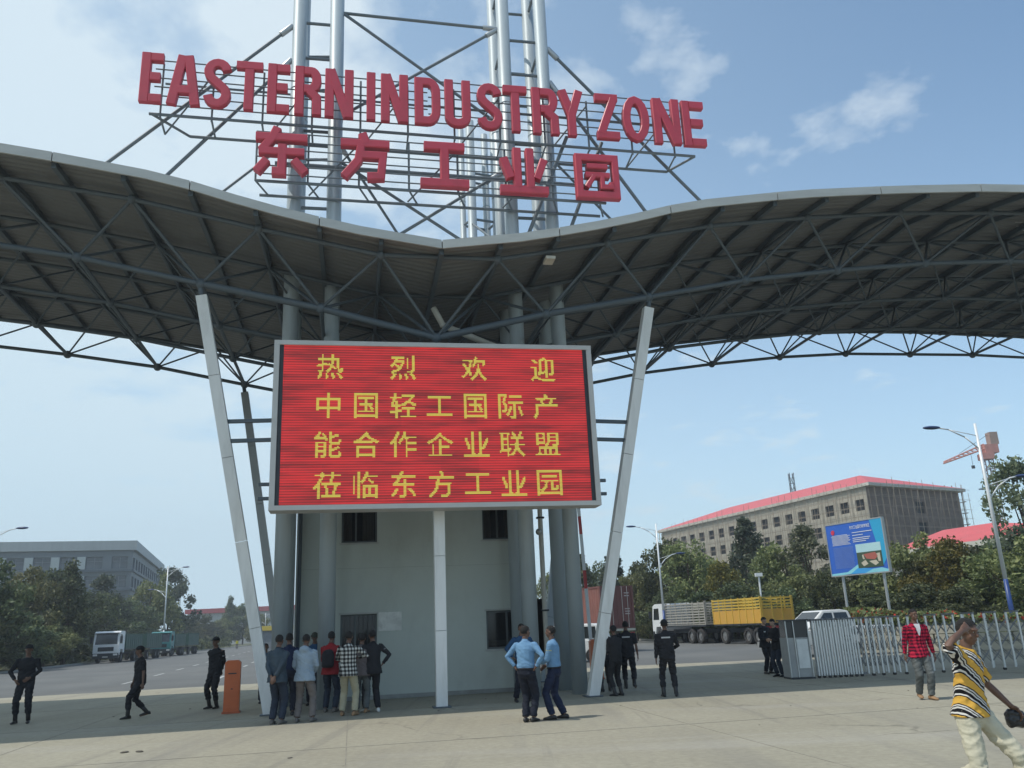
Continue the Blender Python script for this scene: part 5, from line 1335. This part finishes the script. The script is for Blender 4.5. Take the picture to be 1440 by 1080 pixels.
def pattern(name, kind, cols, f):
    mt = D.materials.new(name); mt.use_nodes = True; nt = mt.node_tree; N = nt.nodes; Lk = nt.links
    b = N['Principled BSDF']; b.inputs['Roughness'].default_value = .95; b.inputs['Specular IOR Level'].default_value = .1
    tc = N.new('ShaderNodeTexCoord'); sp = N.new('ShaderNodeSeparateXYZ'); Lk.new(tc.outputs['Object'], sp.inputs[0])
    def M(op, a, c=None):
        n = N.new('ShaderNodeMath'); n.operation = op
        for i, v in enumerate((a, c)):
            if v is None: continue
            if isinstance(v, (int, float)): n.inputs[i].default_value = v
            else: Lk.new(v, n.inputs[i])
        return n.outputs[0]
    rp = N.new('ShaderNodeValToRGB'); rp.color_ramp.interpolation = 'CONSTANT'; e = rp.color_ramp.elements
    if kind == 'check':
        s1 = M('GREATER_THAN', M('FRACT', M('MULTIPLY', M('ADD', sp.outputs[0], M('MULTIPLY', sp.outputs[1], .8)), f)), .5)
        s2 = M('GREATER_THAN', M('FRACT', M('MULTIPLY', sp.outputs[2], f)), .5)
        t = M('MULTIPLY', M('ADD', s1, s2), .5); pos = (0, .3, .8)
    else:
        nz = N.new('ShaderNodeTexNoise'); nz.inputs['Scale'].default_value = 5; Lk.new(tc.outputs['Object'], nz.inputs['Vector'])
        t = M('FRACT', M('ADD', M('MULTIPLY', M('ADD', M('MULTIPLY', sp.outputs[0], -.72), M('MULTIPLY', sp.outputs[2], .78)), f), M('MULTIPLY', nz.outputs['Fac'], .25))); pos = (0, .40, .47, .56, .72, .80, .86, .93)
    Lk.new(t, rp.inputs[0])
    e[0].position = pos[0]; e[0].color = cols[0]+(1,); e[1].position = pos[1]; e[1].color = cols[1]+(1,)
    for p, c in zip(pos[2:], cols[2:]): q = e.new(p); q.color = c+(1,)
    Lk.new(rp.outputs[0], b.inputs['Base Color'])
    n3 = N.new('ShaderNodeTexNoise'); n3.inputs['Scale'].default_value = 12; Lk.new(tc.outputs['Object'], n3.inputs['Vector'])
    bp = N.new('ShaderNodeBump'); bp.inputs['Strength'].default_value = .4; bp.inputs['Distance'].default_value = .02; Lk.new(n3.outputs['Fac'], bp.inputs['Height']); Lk.new(bp.outputs[0], b.inputs['Normal'])
    return mt
_w, _k, _y = (.62, .60, .56), (.015, .015, .018), (.62, .36, .07)
CHKB = pattern('shirt_black_white_check', 'check', [_k, (.16, .16, .15), (.55, .55, .52)], 12)
CHKR = pattern('shirt_red_check', 'check', [(.05, .01, .02), (.28, .012, .04), (.50, .03, .06)], 15)
STRP = pattern('shirt_diagonal_stripes', 'stripe', [_y, _k, _w, _k, _w, _k, _w, _k], 6.2)

def loftm(mb, rings, n=14):
    V = []; 
    for c, u, v, ru, rv in rings:
        for i in range(n):
            t = 2*math.pi*i/n; V.append(c+u*(ru*math.cos(t))+v*(rv*math.sin(t)))
    m_ = len(rings); V += [rings[0][0].copy(), rings[-1][0].copy()]
    fs = [(k*n+i, k*n+(i+1) % n, (k+1)*n+(i+1) % n, (k+1)*n+i) for k in range(m_-1) for i in range(n)]
    fs += [(n*m_, (i+1) % n, i) for i in range(n)]+[(n*m_+1, (m_-1)*n+i, (m_-1)*n+(i+1) % n) for i in range(n)]
    mb.add(V, fs)
def limbm(mb, pts, rs, n=10, flat=1.0):
    rings = []; ref = Vector((0.13, .97, .2))
    for i, p in enumerate(pts):
        a = pts[max(0, i-1)]; b = pts[min(len(pts)-1, i+1)]; d = (b-a).normalized(); u = d.cross(ref)
        if u.length < .1: u = d.cross(Vector((1, 0, 0)))
        u.normalize(); v = d.cross(u); rings.append((p, u, v, rs[i], rs[i]*flat))
    d0 = (pts[0]-pts[1]).normalized(); d1 = (pts[-1]-pts[-2]).normalized()
    f = rings[0]; l = rings[-1]
    rings = [(f[0]+d0*f[3]*.6, f[1], f[2], f[3]*.55, f[4]*.55)]+rings+[(l[0]+d1*l[3]*.6, l[1], l[2], l[3]*.55, l[4]*.55)]
    loftm(mb, rings, n)
def limbflat(mb, pts, rs, n=12):
    rings = []; ref = Vector((0.13, .97, .2))
    for i, p in enumerate(pts):
        a = pts[max(0, i-1)]; b = pts[min(len(pts)-1, i+1)]; d = (b-a).normalized(); u = d.cross(ref)
        if u.length < .1: u = d.cross(Vector((1, 0, 0)))
        u.normalize(); v = d.cross(u); rings.append((p, u, v, rs[i], rs[i]))
    loftm(mb, rings, n)
def ik(a, c, l1, l2, hint):
    d = c-a; L_ = d.length
    if L_ > (l1+l2)*.995: c = a+d.normalized()*(l1+l2)*.995; d = c-a; L_ = d.length
    if L_ < abs(l1-l2)+.02: L_ = abs(l1-l2)+.02
    x = (l1*l1-l2*l2+L_*L_)/(2*L_); h_ = math.sqrt(max(0, l1*l1-x*x)); dn = d.normalized()
    hp = (hint-dn*hint.dot(dn)); hp = hp.normalized() if hp.length > 1e-4 else dn.orthogonal()
    return a+dn*x+hp*h_, c
PEND = []
def remesh_later(o, vox, amp, freq=8.0, seed=0):
    md = o.modifiers.new('r', 'REMESH'); md.mode = 'VOXEL'; md.voxel_size = vox
    sm = o.modifiers.new('s', 'SMOOTH'); sm.factor = .5; sm.iterations = 2
    PEND.append((o, amp, freq, seed))
def person(pos, face, h, label, shirt, pants, shoes, skin=SKIN, longs=True, tucked=True, lean=.03, side=0.0, turn=0, feet=((-.11, 0), (.11, 0)), hands=((-.25, .03, .80), (.25, .03, .80)),
           hints=((-.5, -1, .0), (.5, -1, .0)), head='hair', nod=0.0, hyaw=0.0, heels=(0, 0), drop=0.0, belt=None, extra=None, hood=False, vox=.0125, group='people standing around the gate', boots=False, wide=1.06, curl=.6, fold=.007, hem=-.13):
    s = h/1.75
    root = thing('person', label, 'person', pos, -rad(face), group); root.scale = (s, s, s)
    X = Vector((1, 0, 0)); Yv = Vector((0, 1, 0)); Z = Vector((0, 0, 1))
    hip = Vector((0, 0, .95-drop)); T = Vector((math.sin(side), math.sin(lean), math.cos(lean))).normalized()
    U = X.copy(); U = Matrix.Rotation(rad(turn), 3, 'Z') @ U; U = (U-T*U.dot(T)).normalized(); Vv = T.cross(U).normalized()
    def tr(t, ru, rv, infl=0, f=0.0):
        w = min(1, max(0, t/.4)); u = (X*(1-w)+U*w).normalized(); v = (T.cross(u)).normalized()
        return (hip+T*t+v*f, u, v, (ru+infl)*wide, (rv+infl)*wide)
    body = MB()
    loftm(body, [tr(-.13, .10, .08), tr(-.07, .145, .10), tr(.0, .15, .10), tr(.12, .13, .09), tr(.25, .14, .095), tr(.38, .165, .10), tr(.45, .16, .088), tr(.50, .10, .065), tr(.54, .055, .055), tr(.62, .05, .052)])
    sh = [hip+T*.455+U*(sx*.175*wide) for sx in (-1, 1)]
    hipj = [hip+X*(sx*.088)-Z*.04 for sx in (-1, 1)]
    ank = [Vector((feet[i][0], feet[i][1], .085+heels[i])) for i in (0, 1)]
    kn = []; el = []; wr = []
    for i in (0, 1):
        k, a = ik(hipj[i], ank[i], .445, .43, Vector(((-.12, .12)[i], 1, 0))); kn.append(k); ank[i] = a
        e, w_ = ik(sh[i], Vector(hands[i]), .285, .255, Vector(hints[i])); el.append(e); wr.append(w_)
        limbm(body, [hipj[i], hipj[i].lerp(k, .5), k, k.lerp(a, .3), a], [.072, .064, .046, .044, .034])
        limbm(body, [sh[i], sh[i].lerp(e, .5), e, e.lerp(w_, .35), w_], [.052, .044, .036, .036, .025])
        # foot
        fd = (Matrix.Rotation((-.18, .18)[i]*-1, 3, 'Z') @ Yv); tip = a+fd*.15-Z*(.05+heels[i]*.85); limbm(body, [a, a-fd*.03-Z*.04, tip], [.033, .036, .026])
        # hand: palm, four fingers, thumb
        d = (w_-e).normalized(); nrm = d.cross(Z if abs(d.z) < .85 else Yv).normalized(); inner = Vector((0, 0, .95))-w_; inner.z = 0; palm = (inner-d*inner.dot(d)); palm = palm.normalized() if palm.length > .01 else nrm
        wd_ = d.cross(palm).normalized()
        if wd_.dot(Yv) < 0: wd_ = -wd_
        loftm(body, [(w_-d*.01, wd_, palm, .026, .02), (w_+d*.03, wd_, palm, .038, .016), (w_+d*.085, wd_, palm, .042, .014), (w_+d*.095, wd_, palm, .036, .012)], 10)
        for q, (o_, l_) in enumerate(((.033, .065), (.011, .078), (-.011, .073), (-.032, .056))):
            b0 = w_+d*.085+wd_*o_; c1 = curl*.55; c2 = curl*1.15
            d1 = (d*math.cos(c1)+palm*math.sin(c1)+wd_*o_*1.2).normalized(); d2 = (d*math.cos(c2)+palm*math.sin(c2)+wd_*o_*.8).normalized()
            p1_ = b0+d1*l_*.55; limbm(body, [b0, p1_, p1_+d2*l_*.5], [.0105, .0095, .008], 6)
        tb = w_+d*.03+wd_*.032; td_ = (d*.65+wd_*.6+palm*.45).normalized(); limbm(body, [tb, tb+td_*.035, tb+td_*.035+(d*.85+palm*.4).normalized()*.03], [.013, .011, .009], 6)
    # head
    Rh = Matrix.Rotation(rad(turn)+rad(hyaw), 3, 'Z') @ Matrix.Rotation(-nod, 3, 'X')
    nb = hip+T*.60; hc = nb+(T*.4+(Rh @ Z)*.6).normalized()*.10+(Rh @ Yv)*.018
    def hp(x, y, z): return hc+Rh @ Vector((x, y, z))
    body.ball(hp(0, -.008, .028), (.074, .094, .088), 16, 12, Rh); body.ball(hp(0, .022, -.042), (.056, .066, .068), 14, 10, Rh)
    body.ball(hp(0, .048, -.088), (.03, .03, .024), 10, 8, Rh)
    limbm(body, [hp(0, .084, .015), hp(0, .102, -.022)], [.010, .017], 8); body.ball(hp(0, .083, -.058), (.026, .015, .012), 10, 6, Rh); body.ball(hp(0, .078, .034), (.05, .02, .012), 10, 6, Rh)
    for sx in (-1, 1): body.ball(hp(sx*.078, -.005, -.008), (.012, .022, .032), 8, 8, Rh); body.ball(hp(sx*.036, .064, -.03), (.02, .02, .024), 8, 6, Rh)
    o = body.build('body', skin, root, True); remesh_later(o, vox*.85, 0)
    if math.cos(rad(face+turn+hyaw)) < .3 or vox < .01:
        for sx in (-1, 1):
            m_ = MB(); m_.ball(hp(sx*.03, .082, .012), (.011, .006, .006), 10, 8, Rh); e_ = m_.build('eye', mat('eye_white', (.22, .20, .18), .4), root, True)
            m_ = MB(); m_.ball(hp(sx*.03, .0885, .012), (.006, .003, .006), 8, 6, Rh); m_.build('iris', mat('iris_dark', (.01, .008, .006), .2), e_, True)
    # hair or cap
    if head != 'bald':
        m_ = MB(); kp = lambda p: (p.z > .035 and p.y < .085) or (p.z > -.055 and p.y < -.0) or (p.z > .0 and p.y < .035)
        m_.ball(hp(0, -.012, .030), (.0815, .101, .096), 22, 18, Rh, 0, kp); m_.build('hair', HAIR, root, True)
    if head.startswith('cap'):
        cm = {'cap': BLK2, 'capo': cloth('cap_olive', (.05, .055, .045)), 'capw': BLK2}[head]
        m_ = MB(); m_.ball(hp(0, -.008, .045), (.088, .108, .088), 20, 12, Rh, 0, lambda p: p.z > -.004); V = []
        for i in range(11):
            t = math.pi*(i/10); V.append(hp(.078*math.cos(t), .055+.105*math.sin(t), .045-.012*math.sin(t)))
        for i in range(11):
            t = math.pi*(i/10); V.append(hp(.078*math.cos(t), .055+.105*math.sin(t), .053-.012*math.sin(t)))
        m_.add(V, [tuple(range(10, -1, -1)), tuple(range(11, 22))]+[(i, i+1, i+12, i+11) for i in range(10)])
        m_.tube(hp(0, -.008, .030), hp(0, -.008, .052), .101, 18, caps=False); m_.build('cap', cm, root, True)
    # trousers
    m_ = MB(); loftm(m_, [tr(-.15, .09, .075, .02), tr(-.08, .15, .105, .022), tr(.0, .152, .105, .02), tr(.07 if tucked else .01, .145, .10, .014 if tucked else .0)])
    for i in (0, 1):
        a = ank[i]; k = kn[i]; endp = a+(k-a).normalized()*(.02 if not boots else .14); cuf = .054 if boots else .062
        limbflat(m_, [hipj[i]+Z*.03, hipj[i].lerp(k, .5), k, k.lerp(endp, .45), k.lerp(endp, .85), endp], [.096, .092, .077, .075, .070, cuf+.004])
    o = m_.build('trousers', pants, root, True); remesh_later(o, vox, fold*1.2, 9, 3)
    # shirt
    t0 = -.0 if tucked else hem; m_ = MB()
    loftm(m_, [tr(t0, .148, .103, .024 if tucked else .064), tr(max(t0+.06, .04) if tucked else min(.0, hem+.09), .146, .10, .026 if tucked else .054), tr(.06, .143, .10, .036), tr(.15, .137, .095, .027), tr(.26, .146, .10, .025), tr(.38, .168, .104, .022), tr(.45, .165, .094, .02), tr(.50, .105, .072, .018), tr(.535, .060, .060, .012)])
    for i in (0, 1):
        if longs: limbflat(m_, [sh[i]-U*(-.03, .03)[i]+T*.0, sh[i], sh[i].lerp(el[i], .5), el[i], el[i].lerp(wr[i], .5), el[i].lerp(wr[i], .93)], [.062, .070, .058, .052, .046, .038])
        else: limbflat(m_, [sh[i]-U*(-.03, .03)[i], sh[i], sh[i].lerp(el[i], .4), sh[i].lerp(el[i], .82)], [.064, .073, .066, .068])
    if hood: m_.ball(hip+T*.50-Vv*.085, (.11, .075, .085), 14, 10)
    o = m_.build('shirt', shirt, root, True); remesh_later(o, vox, fold, 9, 1)
    # collar
    m_ = MB()
    n = 16; V = []
    for k_, (t, r_) in enumerate(((.50, .078), (.555, .064), (.50, .088))):
        for i in range(n): a_ = 2*math.pi*i/n; V.append(hip+T*(t-.02*math.sin(a_))+U*r_*math.cos(a_)+Vv*(r_*.95*math.sin(a_)))
    m_.add(V, [(k_*n+i, k_*n+(i+1) % n, (k_+1)*n+(i+1) % n, (k_+1)*n+i) for k_ in (0, 1) for i in range(n)]); m_.build('collar', shirt, root, True)
    if belt:
        m_ = MB(); rr = [tr(.0, .148, .103, .029), tr(.035, .147, .102, .029)]; loftm(m_, rr, 20); m_.build('belt', belt, root, True)
    # shoes
    for i in (0, 1):
        a = ank[i]; fd = (Matrix.Rotation((.18, -.18)[i], 3, 'Z') @ Yv); sd = Vector((fd.y, -fd.x, 0)); up = Z; pit = heels[i]
        if pit: ax = sd; fd = (fd-Z*pit*2.2).normalized(); up = sd.cross(fd).normalized(); up = up if up.z > 0 else -up
        g_ = a-up*.078
        m_ = MB(); rr = []
        for (y, w_, hh) in ((-.085, .022, .05), (-.07, .036, .08), (-.02, .040, .095), (.04, .042, .08), (.10, .048, .058), (.155, .044, .046), (.185, .024, .03)):
            rr.append((g_+fd*y+up*(hh/2+.003), sd, up, w_, hh/2))
        loftm(m_, rr, 12)
        if boots: limbm(m_, [a-up*.02, a+(kn[i]-a).normalized()*.17], [.05, .052], 12)
        m_.build('boot' if boots else 'shoe', shoes, root, True)
    if extra: extra(root, dict(hip=hip, T=T, U=U, V=Vv, sh=sh, el=el, wr=wr, hp=hp, R=Rh))
    return root
def backtext(root, q):      # blurred white lettering bar across the back, too small to read
    R_ = random.Random(1); m_ = MB(); T, U, V, hip = q['T'], q['U'], q['V'], q['hip']; c = hip+T*.40-V*.142
    for k in range(8):
        a = c+U*(-.098+k*.0265); m_.box(a, (.018, .02, .034), Matrix((U, V, T)).transposed())
        m_.box(a+T*.0, (.026, .019, .008), Matrix((U, V, T)).transposed())
    m_.build('back_print', WTXT, root)
def chestpatch(root, q):
    T, U, V, hip = q['T'], q['U'], q['V'], q['hip']; m_ = MB(); m_.box(hip+T*.36+U*.085+V*.118, (.07, .02, .035), Matrix((U, V, T)).transposed()); m_.build('chest_badge', WTXT, root)
def armpatch(m, i=0):
    def f(root, q):
        p = q['sh'][i].lerp(q['el'][i], .38); o = MB(); o.ball(p, (.062, .062, .045), 10, 8); o.build('sleeve_badge', m, root, True)
    return f
def backpack(root, q):
    T, U, V, hip = q['T'], q['U'], q['V'], q['hip']; m_ = MB(); R_ = Matrix((U, V, T)).transposed()
    loftm(m_, [(hip+T*(.02)-V*.20, U, V, .12, .06), (hip+T*.06-V*.205, U, V, .15, .085), (hip+T*.30-V*.20, U, V, .15, .08), (hip+T*.38-V*.19, U, V, .12, .06), (hip+T*.42-V*.18, U, V, .05, .03)], 16)
    o = m_.build('rucksack', BLK_, root, True); remesh_later(o, .014, .006, 8, 2)
HIPS = ((-.22, -.02, 1.0), (.22, -.02, 1.0)); BEHIND = ((-.04, -.20, .95), (.05, -.22, .93)); FRONT = ((-.06, .26, 1.08), (.06, .27, 1.10)); SIDE = ((-.27, .03, .80), (.27, .03, .80))
HOUT = ((-1, -.3, 0), (1, -.3, 0)); HB = ((-1, -.2, 0), (1, -.2, 0)); HD = ((-.6, -.6, -.6), (.6, -.6, -.6))
def P_(px, py, ptop, face, label, *a, **k):
    g_ = G(px, py); hh = AT(px, ptop, g_.y).z; hh = min(1.86, max(1.62, hh)); return person(g_, face, hh, label, *a, **k)
P_(30, 1018, 908, 165, 'guard all in black with arms bent at the waist, leftmost of all the people', BLK_, BLK_, BSHOE, wide=1.13, fold=.011, hands=((-.12, .2, 1.02), (.2, .14, .98)), hints=HOUT, head='cap', boots=True, feet=((-.14, .02), (.14, 0)))
P_(193, 1010, 908, -125, 'black-clad guard in a cap pacing alone across the left lane', BLK_, BLK_, BSHOE, wide=1.13, fold=.011, lean=.06, feet=((-.09, .25), (.09, -.24)), heels=(0, .05), hands=((-.27, -.02, .80), (.25, .12, .82)), head='cap', boots=True, drop=.03, longs=False, extra=chestpatch)
P_(300, 997, 897, -160, 'guard in black with a white sleeve badge standing beside the orange barrier box', BLK_, BLK_, BSHOE, wide=1.13, fold=.011, hands=BEHIND, hints=HB, head='cap', boots=True, feet=((-.10, 0), (.10, .03)), extra=armpatch(mat('patch_grey', (.4, .4, .42), .7), 0))
P_(371, 989, 906, 160, 'person in a blue jacket half hidden behind the white leaning post', MBLUE, NAVY, BSHOE, hands=FRONT, hints=HD, head='hair')
P_(388, 1019, 894, 12, 'man in faded denim jacket and jeans clasping his hands behind his back', DENIM, JEAN, GSHOE, hands=BEHIND, hints=HB, tucked=False, feet=((-.09, 0), (.10, .02)), nod=.1)
P_(404, 1007, 889, -15, 'man in dark navy clothes squeezed between the denim jacket and the hooded top', DNAVY, NAVY, BSHOE, hands=FRONT, hints=HD)
P_(427, 1016, 893, 4, 'person in a pale grey-blue hooded top and loose grey trousers seen from behind', HOOD, GREYP, GSHOE, hands=((-.14, .22, .98), (.14, .22, .98)), hints=HD, tucked=False, feet=((-.15, 0), (.17, .03)), hood=True, nod=.25, wide=1.1, fold=.01)
P_(441, 992, 881, 175, 'man in olive cap and blue shirt facing the camera by the gatehouse wall', MBLUE, NAVY, BSHOE, hands=((-.05, .25, 1.05), (.18, .22, 1.12)), hints=HD, head='capo', nod=.2, tucked=False)
P_(464, 1002, 888, 8, 'person in red jacket and jeans with a black rucksack at the ticket window', REDJ, JEAN, GSHOE, hands=FRONT, hints=HD, tucked=False, extra=backpack)
P_(489, 1007, 889, 6, 'man in black-and-white checked shirt and khaki trousers seen from behind', CHKB, KHAKI, TAN, hands=((-.08, .25, 1.15), (.16, .22, 1.2)), hints=HOUT, tucked=False, feet=((-.13, 0), (.15, 0)))
P_(508, 1003, 892, 0, 'person in brownish grey shirt and grey jeans pressed between check shirt and black jacket', BROWNS, GJEAN, TAN, hands=((-.06, .27, 1.2), (.08, .27, 1.2)), hints=HD, tucked=False)
P_(524, 1002, 887, -30, 'man in black jacket with white chest patches, hand on hip and white-soled shoes', BLK_, BLK_, WSHOE, hands=((-.1, .25, 1.1), (.22, -.04, 1.02)), hints=HB, tucked=False, extra=lambda r, q: (armpatch(WTXT, 1)(r, q)), feet=((-.12, .12), (.12, -.02)))
P_(737, 987, 878, 160, 'guard in dark blue shirt mostly hidden behind the one with hands on hips', MBLUE, NAVY, BSHOE, hands=HIPS, hints=HB, head='hair', feet=((-.14, 0), (.2, 0)))
P_(743, 1016, 881, 25, 'guard in light blue shirt with hands on hips, back to the camera', BLUE, NAVY, BSHOE, hands=HIPS, hints=HB, belt=BLK_, feet=((-.05, 0), (.09, .05)), hyaw=-25)
P_(783, 1012, 881, -75, 'guard in light blue shirt with a yellow sleeve badge gesturing to his left', BLUE, DNAVY, BSHOE, hands=((-.1, .30, 1.05), (.14, .2, 1.0)), hints=HD, belt=BLK_, extra=armpatch(YTXT, 0), feet=((-.10, .06), (.12, -.14)))
P_(853, 973, 880, -10, 'dark-clad guard largely hidden by the right-hand white post', BLK_, BLK_, BSHOE, hands=FRONT, hints=HD, boots=True)
P_(870, 979, 880, -35, 'guard in plain black overalls, nearer of the pair beside the white post', BLK2, BLK2, BSHOE, hands=FRONT, hints=HD, boots=True, head='hair', extra=chestpatch)
P_(886, 969, 873, 8, 'guard with white back lettering striding away beside the white post', BLK_, BLK_, BSHOE, wide=1.13, fold=.011, longs=False, boots=True, extra=backtext, feet=((-.10, .12), (.13, -.20)), heels=(0, .06), drop=.02, hands=((-.25, .12, .84), (.28, -.02, .80)))
P_(943, 980, 872, 3, 'lone guard in black cap with white back lettering, alone on open paving', BLK_, BLK_, BSHOE, wide=1.13, fold=.011, boots=True, head='cap', extra=backtext, feet=((-.15, 0), (.14, -.03)), hands=((-.27, .0, .82), (.1, .24, 1.06)), hints=((-.5, -1, 0), (1, -.3, -.3)))
P_(1081, 948, 868, 150, 'young man in black top with small white print, left of the folding gate pair', BLK_, BLK_, BSHOE, skin=SKIN3, hands=((-.1, .25, 1.08), (.1, .25, 1.08)), hints=HD, nod=.35, tucked=False, extra=chestpatch)
P_(1098, 952, 870, -120, 'young man in black jacket and blue jeans by the gate control box, head bowed', BLK_, JEAN, BSHOE, skin=SKIN3, hands=((-.05, .28, 1.12), (.06, .28, 1.1)), hints=HD, nod=.4, tucked=False, lean=.08)
def wtee(root, q):
    T, U, V, hip = q['T'], q['U'], q['V'], q['hip']; m_ = MB(); a = hip+T*.53+V*.095; m_.add([a-U*.06, a+U*.06, hip+T*.42+V*.150+U*.045, hip+T*.30+V*.158+U*.012, hip+T*.30+V*.158-U*.012, hip+T*.42+V*.150-U*.045], [(0, 1, 2, 3, 4, 5)]); m_.add([a-U*.055-V*.02, a+U*.055-V*.02, hip+T*.33+V*.12+U*.012, hip+T*.33+V*.12-U*.012], [(3, 2, 1, 0)]); m_.build('tee_shirt', cloth('tee_grey_white', (.5, .5, .52)), root)
P_(1303, 984, 857, 180, 'slim man in red checked shirt and grey jeans walking towards the camera before the gate', CHKR, GJEAN, TAN, tucked=False, feet=((-.06, .12), (.08, -.10)), heels=(0, .03), hands=((-.30, .02, .84), (.29, -.02, .82)), vox=.0105, extra=wtee, hyaw=8)
NM = G(1392, 1147); 
near = person(NM, 152, 1.74, 'man in yellow, black and white striped shirt striding past with one hand on his forehead', STRP, CREAM, TAN, skin=SKIN2, longs=False, tucked=False, lean=.05, side=-.10, turn=14,
       feet=((-.26, .28), (.16, -.26)), heels=(.0, .12), drop=.055, hands=((-.44, .10, .90), (.13, .15, 1.60)), hints=((-.3, -1, 0), (1, .25, .25)), hyaw=-12, nod=.22, head='hair', vox=.0095, curl=.9, group=None, fold=.008, hem=-.05, wide=.97)
def to_world(root, v): return Matrix.Translation(root.location) @ Matrix.Rotation(root.rotation_euler.z, 4, 'Z') @ (Vector(v)*root.scale.x)
hw = to_world(near, (-.50, .14, .80))
bg = thing('bag', 'crumpled black plastic bag held by the man in the striped shirt', 'bag', hw, rad(-12)); 
m_ = MB(); rr = []
for (x, z, a, b) in ((-.13, -.02, .02, .03), (-.11, -.01, .05, .075), (-.03, -.005, .055, .085), (.04, -.03, .04, .06), (.12, -.08, .05, .055), (.21, -.12, .055, .05), (.28, -.14, .04, .035), (.30, -.145, .01, .01)):
    rr.append((Vector((x, 0, z)), Vector((0, 1, 0)), Vector((0, 0, 1)), a, b))
loftm(m_, rr, 18); o = m_.build('bag_body', mat('black_plastic', (.018, .019, .022), .28, 0, .2, 10, bump=.8, bscale=25), bg, True); remesh_later(o, .009, .018, 11, 6)
person(AX(333, 165), 180, 1.7, 'tiny distant figure in a yellow vest at the roadside beyond the lorries', VEST, GREYP, BSHOE, vox=.02)

# finish the soft shapes: one evaluated mesh each, with cloth folds pushed in
bpy.context.view_layer.update()
dg = bpy.context.evaluated_depsgraph_get()
done = []
for o, amp, freq, sd in PEND: done.append(D.meshes.new_from_object(o.evaluated_get(dg)))
for (o, amp, freq, sd), me in zip(PEND, done):
    o.modifiers.clear(); mts = [m_ for m_ in o.data.materials]; o.data = me
    if not len(me.materials):
        for m_ in mts: me.materials.append(m_)
    if amp:
        off_ = Vector((sd*7.3, o.parent.location.x*3.1, o.parent.location.y)); k = len(me.vertices)
        nr = [v.normal.copy() for v in me.vertices]
        for v, n_ in zip(me.vertices, nr):
            c = v.co; a = noise.noise(Vector((c.x*freq*.6+c.z*freq*.3, c.y*freq*.6, c.z*freq*1.7+c.x*freq*.9))+off_); b = noise.noise(Vector((c.x*freq*1.1, c.y*freq*1.1, c.z*freq*4.2-c.x*freq*1.3))-off_); a = 1-2.2*abs(a)-.5
            v.co = c+n_*(amp*(1.1*a+.55*b))
    me.polygons.foreach_set('use_smooth', [True]*len(me.polygons)); me.update()

# ================================================================== haze volume added to imitate the pale windshield veil
hzm = D.materials.new('veil_haze'); hzm.use_nodes = True; hn = hzm.node_tree; hn.nodes.clear()
ho = hn.nodes.new('ShaderNodeOutputMaterial'); hv = hn.nodes.new('ShaderNodeVolumePrincipled')
hv.inputs['Color'].default_value = (.86, .92, 1.0, 1); hv.inputs['Density'].default_value = .0007; hv.inputs['Anisotropy'].default_value = .25
hn.links.new(hv.outputs[0], ho.inputs['Volume'])
hb = MB(); hb.bb(-500, 500, -60, 470, -1.0, 60); hb.build('haze', hzm, kind='stuff')
